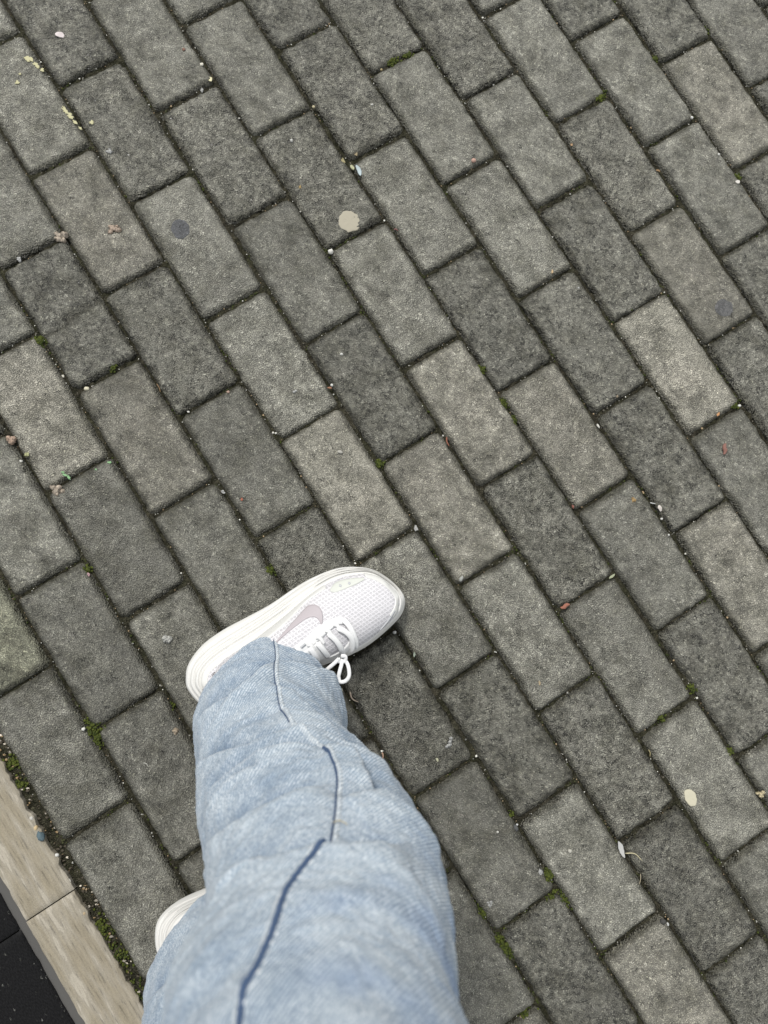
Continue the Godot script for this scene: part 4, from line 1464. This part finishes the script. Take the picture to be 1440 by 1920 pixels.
# ---------------------------------------------------------------- the rest of the person, unseen above the picture, added to block sky light
func flesh(bones: Array, cell: float, blend: float) -> ArrayMesh:
	# one skin over tapered bones: [from, to, radius, radius]; surface nets over a blended distance field
	var lo := Vector3.INF
	var hi := -Vector3.INF
	for b in bones:
		var m: float = maxf(b[2], b[3]) + blend + cell * 2.0
		lo = lo.min((b[0] as Vector3).min(b[1]) - Vector3.ONE * m)
		hi = hi.max((b[0] as Vector3).max(b[1]) + Vector3.ONE * m)
	var nx := int((hi.x - lo.x) / cell) + 2
	var ny := int((hi.y - lo.y) / cell) + 2
	var nzz := int((hi.z - lo.z) / cell) + 2
	var sums := PackedFloat32Array()
	sums.resize(nx * ny * nzz)
	for b in bones:
		var p: Vector3 = b[0]
		var d: Vector3 = b[1] - b[0]
		var len2 := maxf(d.length_squared(), 1e-9)
		var m: float = maxf(b[2], b[3]) + blend * 4.0 + cell
		var a := ((p.min(b[1]) - Vector3.ONE * m - lo) / cell).max(Vector3.ZERO)
		var z := (p.max(b[1]) + Vector3.ONE * m - lo) / cell
		for i in range(int(a.x), mini(int(z.x) + 1, nx)):
			for j in range(int(a.y), mini(int(z.y) + 1, ny)):
				for k in range(int(a.z), mini(int(z.z) + 1, nzz)):
					var q := lo + Vector3(i, j, k) * cell - p
					var t := clampf(q.dot(d) / len2, 0.0, 1.0)
					sums[(i * ny + j) * nzz + k] += exp(-((q - d * t).length() - lerpf(b[2], b[3], t)) / blend)
	var st := SurfaceTool.new()
	st.begin(Mesh.PRIMITIVE_TRIANGLES)
	st.set_smooth_group(0)
	var ids := {}
	var count := 0
	var step := [ny * nzz, nzz, 1]
	for i in nx - 1:
		for j in ny - 1:
			for k in nzz - 1:
				var at := (i * ny + j) * nzz + k
				var inside := 0
				for c in 8:
					if sums[at + (c & 1) * step[0] + ((c >> 1) & 1) * step[1] + (c >> 2)] > 1.0:
						inside += 1
				if inside == 0 or inside == 8:
					continue
				var sum := Vector3.ZERO
				var hits := 0
				for c in 8:
					for axis in 3:
						if c & (1 << axis):
							continue
						var e := c | (1 << axis)
						var f0 := -log(maxf(sums[at + (c & 1) * step[0] + ((c >> 1) & 1) * step[1] + (c >> 2)], 1e-9))
						var f1 := -log(maxf(sums[at + (e & 1) * step[0] + ((e >> 1) & 1) * step[1] + (e >> 2)], 1e-9))
						if (f0 < 0.0) != (f1 < 0.0):
							var from := Vector3(c & 1, (c >> 1) & 1, c >> 2)
							from[axis] += f0 / (f0 - f1)
							sum += from
							hits += 1
				st.add_vertex(lo + (Vector3(i, j, k) + sum / hits) * cell)
				ids[at] = count
				count += 1
	for at: int in ids:
		for axis in 3:
			var s0 := sums[at] > 1.0
			if s0 == (sums[at + step[axis]] > 1.0):
				continue
			var u: int = step[(axis + 1) % 3]
			var v: int = step[(axis + 2) % 3]
			if not (ids.has(at - u) and ids.has(at - v) and ids.has(at - u - v)):
				continue
			var quad := [ids[at], ids[at - u], ids[at - u - v], ids[at - v]]
			for n in ([0, 1, 2, 0, 2, 3] if not s0 else [0, 2, 1, 0, 3, 2]):
				st.add_index(quad[n])
	st.generate_normals()
	return st.commit()


func build_upper_body(person: Node3D, limbs: Array) -> void:
	var off := -person.position
	var knit := matte(lin(0.045, 0.047, 0.052), 0.95, 0.2)  # unseen sweater, dark so that it throws little light on the ground
	var hip := Vector3(0.08, 0.885, 0.455)
	var chest := Vector3(0.06, 1.22, 0.44)
	var right := Vector3(0.92, 0.0, 0.40)
	var sl := Vector3(-0.115, 1.36, 0.35)
	var sr := Vector3(0.215, 1.36, 0.49)
	var el := Vector3(-0.185, 1.11, 0.29)
	var er := Vector3(0.275, 1.09, 0.53)
	var wl := Vector3(-0.075, 1.050, 0.115)
	var wr := Vector3(0.265, 0.86, 0.455)
	var bones := []
	for s: float in [-1.0, -0.33, 0.33, 1.0]:
		bones.append([hip + right * 0.085 * s, chest + right * 0.10 * s, 0.106, 0.100])
	bones.append_array([[sl, sr, 0.062, 0.062], [chest, chest + Vector3(-0.01, 0.13, -0.01), 0.10, 0.075], [sl, el, 0.062, 0.052], [el, wl.lerp(el, 0.08), 0.050, 0.040], [sr, er, 0.062, 0.052], [er, wr.lerp(er, 0.08), 0.050, 0.040]])
	var sweater := put("sweater", flesh(bones, 0.014, 0.012), knit, person)
	sweater.position = off
	# head, neck, hands
	var face := Vector3(-0.22, -0.55, -0.80).normalized()
	var crown := (Vector3.UP - face * Vector3.UP.dot(face)).normalized()
	var ear := face.cross(crown).normalized()
	var head := Vector3(0.030, 1.525, 0.375)
	var skin := []
	skin.append([Vector3(0.055, 1.36, 0.425), head - crown * 0.05 - face * 0.02, 0.056, 0.052])
	skin.append([head + crown * 0.035 - face * 0.015, head + crown * 0.035 + face * 0.02, 0.078, 0.074])
	skin.append([head - crown * 0.02 + face * 0.025, head - crown * 0.075 + face * 0.045, 0.060, 0.032])
	skin.append([head + face * 0.080, head + face * 0.096 - crown * 0.026, 0.008, 0.013])
	for s: float in [-1.0, 1.0]:
		skin.append([head + ear * s * 0.076 + crown * 0.02, head + ear * s * 0.074 - crown * 0.025, 0.013, 0.009])
	var parts := SurfaceTool.new()
	for b in limbs:
		skin.append(b)
	for s: float in [-1.0, 0.0, 1.0]:
		skin.append([Vector3(0.08, 0.86, 0.455) + right * 0.07 * s, chest + right * 0.07 * s, 0.075, 0.075])
	skin.append_array([[sl, sr, 0.045, 0.045], [sl, el, 0.045, 0.036], [el, wl, 0.036, 0.026], [sr, er, 0.045, 0.036], [er, wr, 0.036, 0.025]])
	# the left hand closes on the phone's edge; the right hangs slightly curled
	var hands := []
	var palm := wl + Vector3(0.040, -0.004, -0.060)
	hands.append([wl, palm, 0.026, 0.034])
	for k in 4:
		var root := palm + Vector3(0.012 - 0.004 * k, 0.010, -0.030 + 0.021 * k)
		var size: float = [0.9, 1.0, 0.95, 0.8][k]
		var mid := root + Vector3(0.034, 0.020, -0.004) * size
		var tip := mid + Vector3(0.030, -0.006, -0.004) * size
		hands.append_array([[root, mid, 0.0095, 0.0088], [mid, tip, 0.0088, 0.0072]])
	hands.append_array([[palm + Vector3(-0.008, 0.006, -0.022), palm + Vector3(0.006, 0.004, -0.058), 0.012, 0.0095], [palm + Vector3(0.006, 0.004, -0.058), palm + Vector3(0.026, 0.010, -0.074), 0.0095, 0.008]])
	var down := Vector3(-0.02, -0.97, -0.24).normalized()
	var out := Vector3(0.40, 0.0, -0.92)
	var palm2 := wr + down * 0.065
	hands.append([wr, palm2, 0.025, 0.032])
	for k in 4:
		var root := palm2 + down * 0.028 + out * (-0.028 + 0.019 * k)
		var size: float = [0.78, 0.94, 1.0, 0.9][k]
		var mid := root + (down * 0.040 + right * -0.010) * size
		var tip := mid + (down * 0.030 + right * -0.022) * size
		hands.append_array([[root, mid, 0.0092, 0.0085], [mid, tip, 0.0085, 0.007]])
	hands.append_array([[palm2 - down * 0.02 + out * 0.026, palm2 + down * 0.014 + out * 0.050, 0.012, 0.0095], [palm2 + down * 0.014 + out * 0.050, palm2 + down * 0.042 + out * 0.052, 0.0095, 0.008]])
	skin.append_array(hands)
	parts.append_from(flesh(skin, 0.009, 0.0045), 0, Transform3D(Basis(), off))
	put("body", parts.commit(), M.skin, person)
	var hair := []
	for s: float in [-1.0, 0.0, 1.0]:
		hair.append([head + crown * 0.055 + ear * s * 0.03 + face * 0.012, head - face * 0.05 + ear * s * 0.045 - crown * 0.02, 0.072, 0.060])
		hair.append([head - face * 0.06 + ear * s * 0.05, head - face * 0.075 + ear * s * 0.055 - Vector3.UP * 0.12, 0.045, 0.026])
	var locks := put("hair", flesh(hair, 0.008, 0.007), matte(lin(0.018, 0.014, 0.011), 0.5, 0.5), person)
	locks.position = off
	var ball := SphereMesh.new()
	ball.radius = 0.0125
	ball.height = 0.025
	ball.radial_segments = 16
	ball.rings = 8
	for s: float in [-1.0, 1.0]:
		var eye := put("eye", ball, matte(lin(0.06, 0.05, 0.045), 0.2, 0.5), person)
		eye.position = head + face * 0.081 + crown * 0.008 + ear * s * 0.031 + off
	var lip := put("mouth", flesh([[head + face * 0.086 - crown * 0.052 - ear * 0.02, head + face * 0.089 - crown * 0.050, 0.004, 0.006], [head + face * 0.089 - crown * 0.050, head + face * 0.086 - crown * 0.052 + ear * 0.02, 0.006, 0.004]], 0.003, 0.002), matte(lin(0.36, 0.15, 0.13), 0.5, 0.4), person)
	lip.position = off
	# the phone that takes the picture, its lens just here
	var phone := Node3D.new()
	phone.name = "phone"
	add_child(phone)
	tag(phone, "dark phone held up flat in the left hand of the standing person", "phone")
	phone.transform = Transform3D(Basis(RIGHT, UPWARD, BACK).orthonormalized(), Vector3(0, 1.0242, 0) + BACK * 0.012 + RIGHT * 0.024 - UPWARD * 0.058)
	var slab := BoxMesh.new()
	slab.size = Vector3(0.074, 0.150, 0.0078)
	put("case", slab, matte(lin(0.03, 0.03, 0.035), 0.35, 0.5), phone)
	var glass := BoxMesh.new()
	glass.size = Vector3(0.069, 0.145, 0.0006)
	put("screen", glass, matte(lin(0.012, 0.012, 0.014), 0.08, 0.5), phone).position = Vector3(0, 0, 0.0041)
	var ring := CylinderMesh.new()
	ring.top_radius = 0.007
	ring.bottom_radius = 0.0075
	ring.height = 0.0018
	ring.radial_segments = 24
	var eye_ring := put("lens", ring, matte(lin(0.02, 0.02, 0.02), 0.15, 0.5), phone)
	eye_ring.position = Vector3(-0.024, 0.058, -0.0046)
	eye_ring.rotation.x = -PI / 2


func _ready() -> void:
	rng.seed = 20240
	nz.seed = 5
	nz.noise_type = FastNoiseLite.TYPE_SIMPLEX_SMOOTH
	nz.frequency = 0.5

	var camera := Camera3D.new()
	camera.name = "camera"
	add_child(camera)
	camera.transform = Transform3D(Basis(RIGHT, UPWARD, BACK).orthonormalized(), Vector3(0, 1.0242, 0))
	camera.keep_aspect = Camera3D.KEEP_HEIGHT
	camera.fov = 68.1
	camera.near = 0.05
	camera.far = 800.0
	var lens := CameraAttributesPhysical.new()
	lens.frustum_focal_length = 17.75
	lens.frustum_focus_distance = 0.98
	lens.frustum_near = 0.05
	lens.frustum_far = 800.0
	lens.exposure_aperture = 3.2
	camera.attributes = lens
	camera.current = true

	var sky_material := ProceduralSkyMaterial.new()
	sky_material.sky_top_color = Color(0.72, 0.73, 0.735)
	sky_material.sky_horizon_color = Color(0.66, 0.665, 0.66)
	sky_material.sky_curve = 0.2
	sky_material.ground_bottom_color = Color(0.20, 0.20, 0.19)
	sky_material.ground_horizon_color = Color(0.55, 0.56, 0.57)
	sky_material.sun_angle_max = 5.0
	var sky := Sky.new()
	sky.sky_material = sky_material
	var env := Environment.new()
	env.background_mode = Environment.BG_SKY
	env.sky = sky
	env.tonemap_mode = Environment.TONE_MAPPER_LINEAR
	env.tonemap_exposure = 2.0
	env.sdfgi_enabled = true
	env.ssao_enabled = true
	env.ssil_enabled = true
	var world := WorldEnvironment.new()
	world.name = "world"
	world.environment = env
	add_child(world)

	var sun := DirectionalLight3D.new()
	sun.name = "sun"
	sun.light_energy = 0.5
	sun.light_color = Color(1.0, 0.985, 0.96)
	sun.light_angular_distance = 12.0
	sun.shadow_enabled = true
	add_child(sun)
	sun.look_at_from_position(Vector3(-0.40, 1.3, -0.85), Vector3.ZERO)

	var ground := PlaneMesh.new()
	ground.size = Vector2(900, 900)
	var g := put("ground", ground, matte(lin(0.10, 0.10, 0.09), 0.95, 0.2))
	g.position.y = -0.034
	g.set_meta("kind", "structure")

	build_pavement()
	build_joints()
	build_edge()
	build_moss_and_grit()
	build_person()
	build_litter()
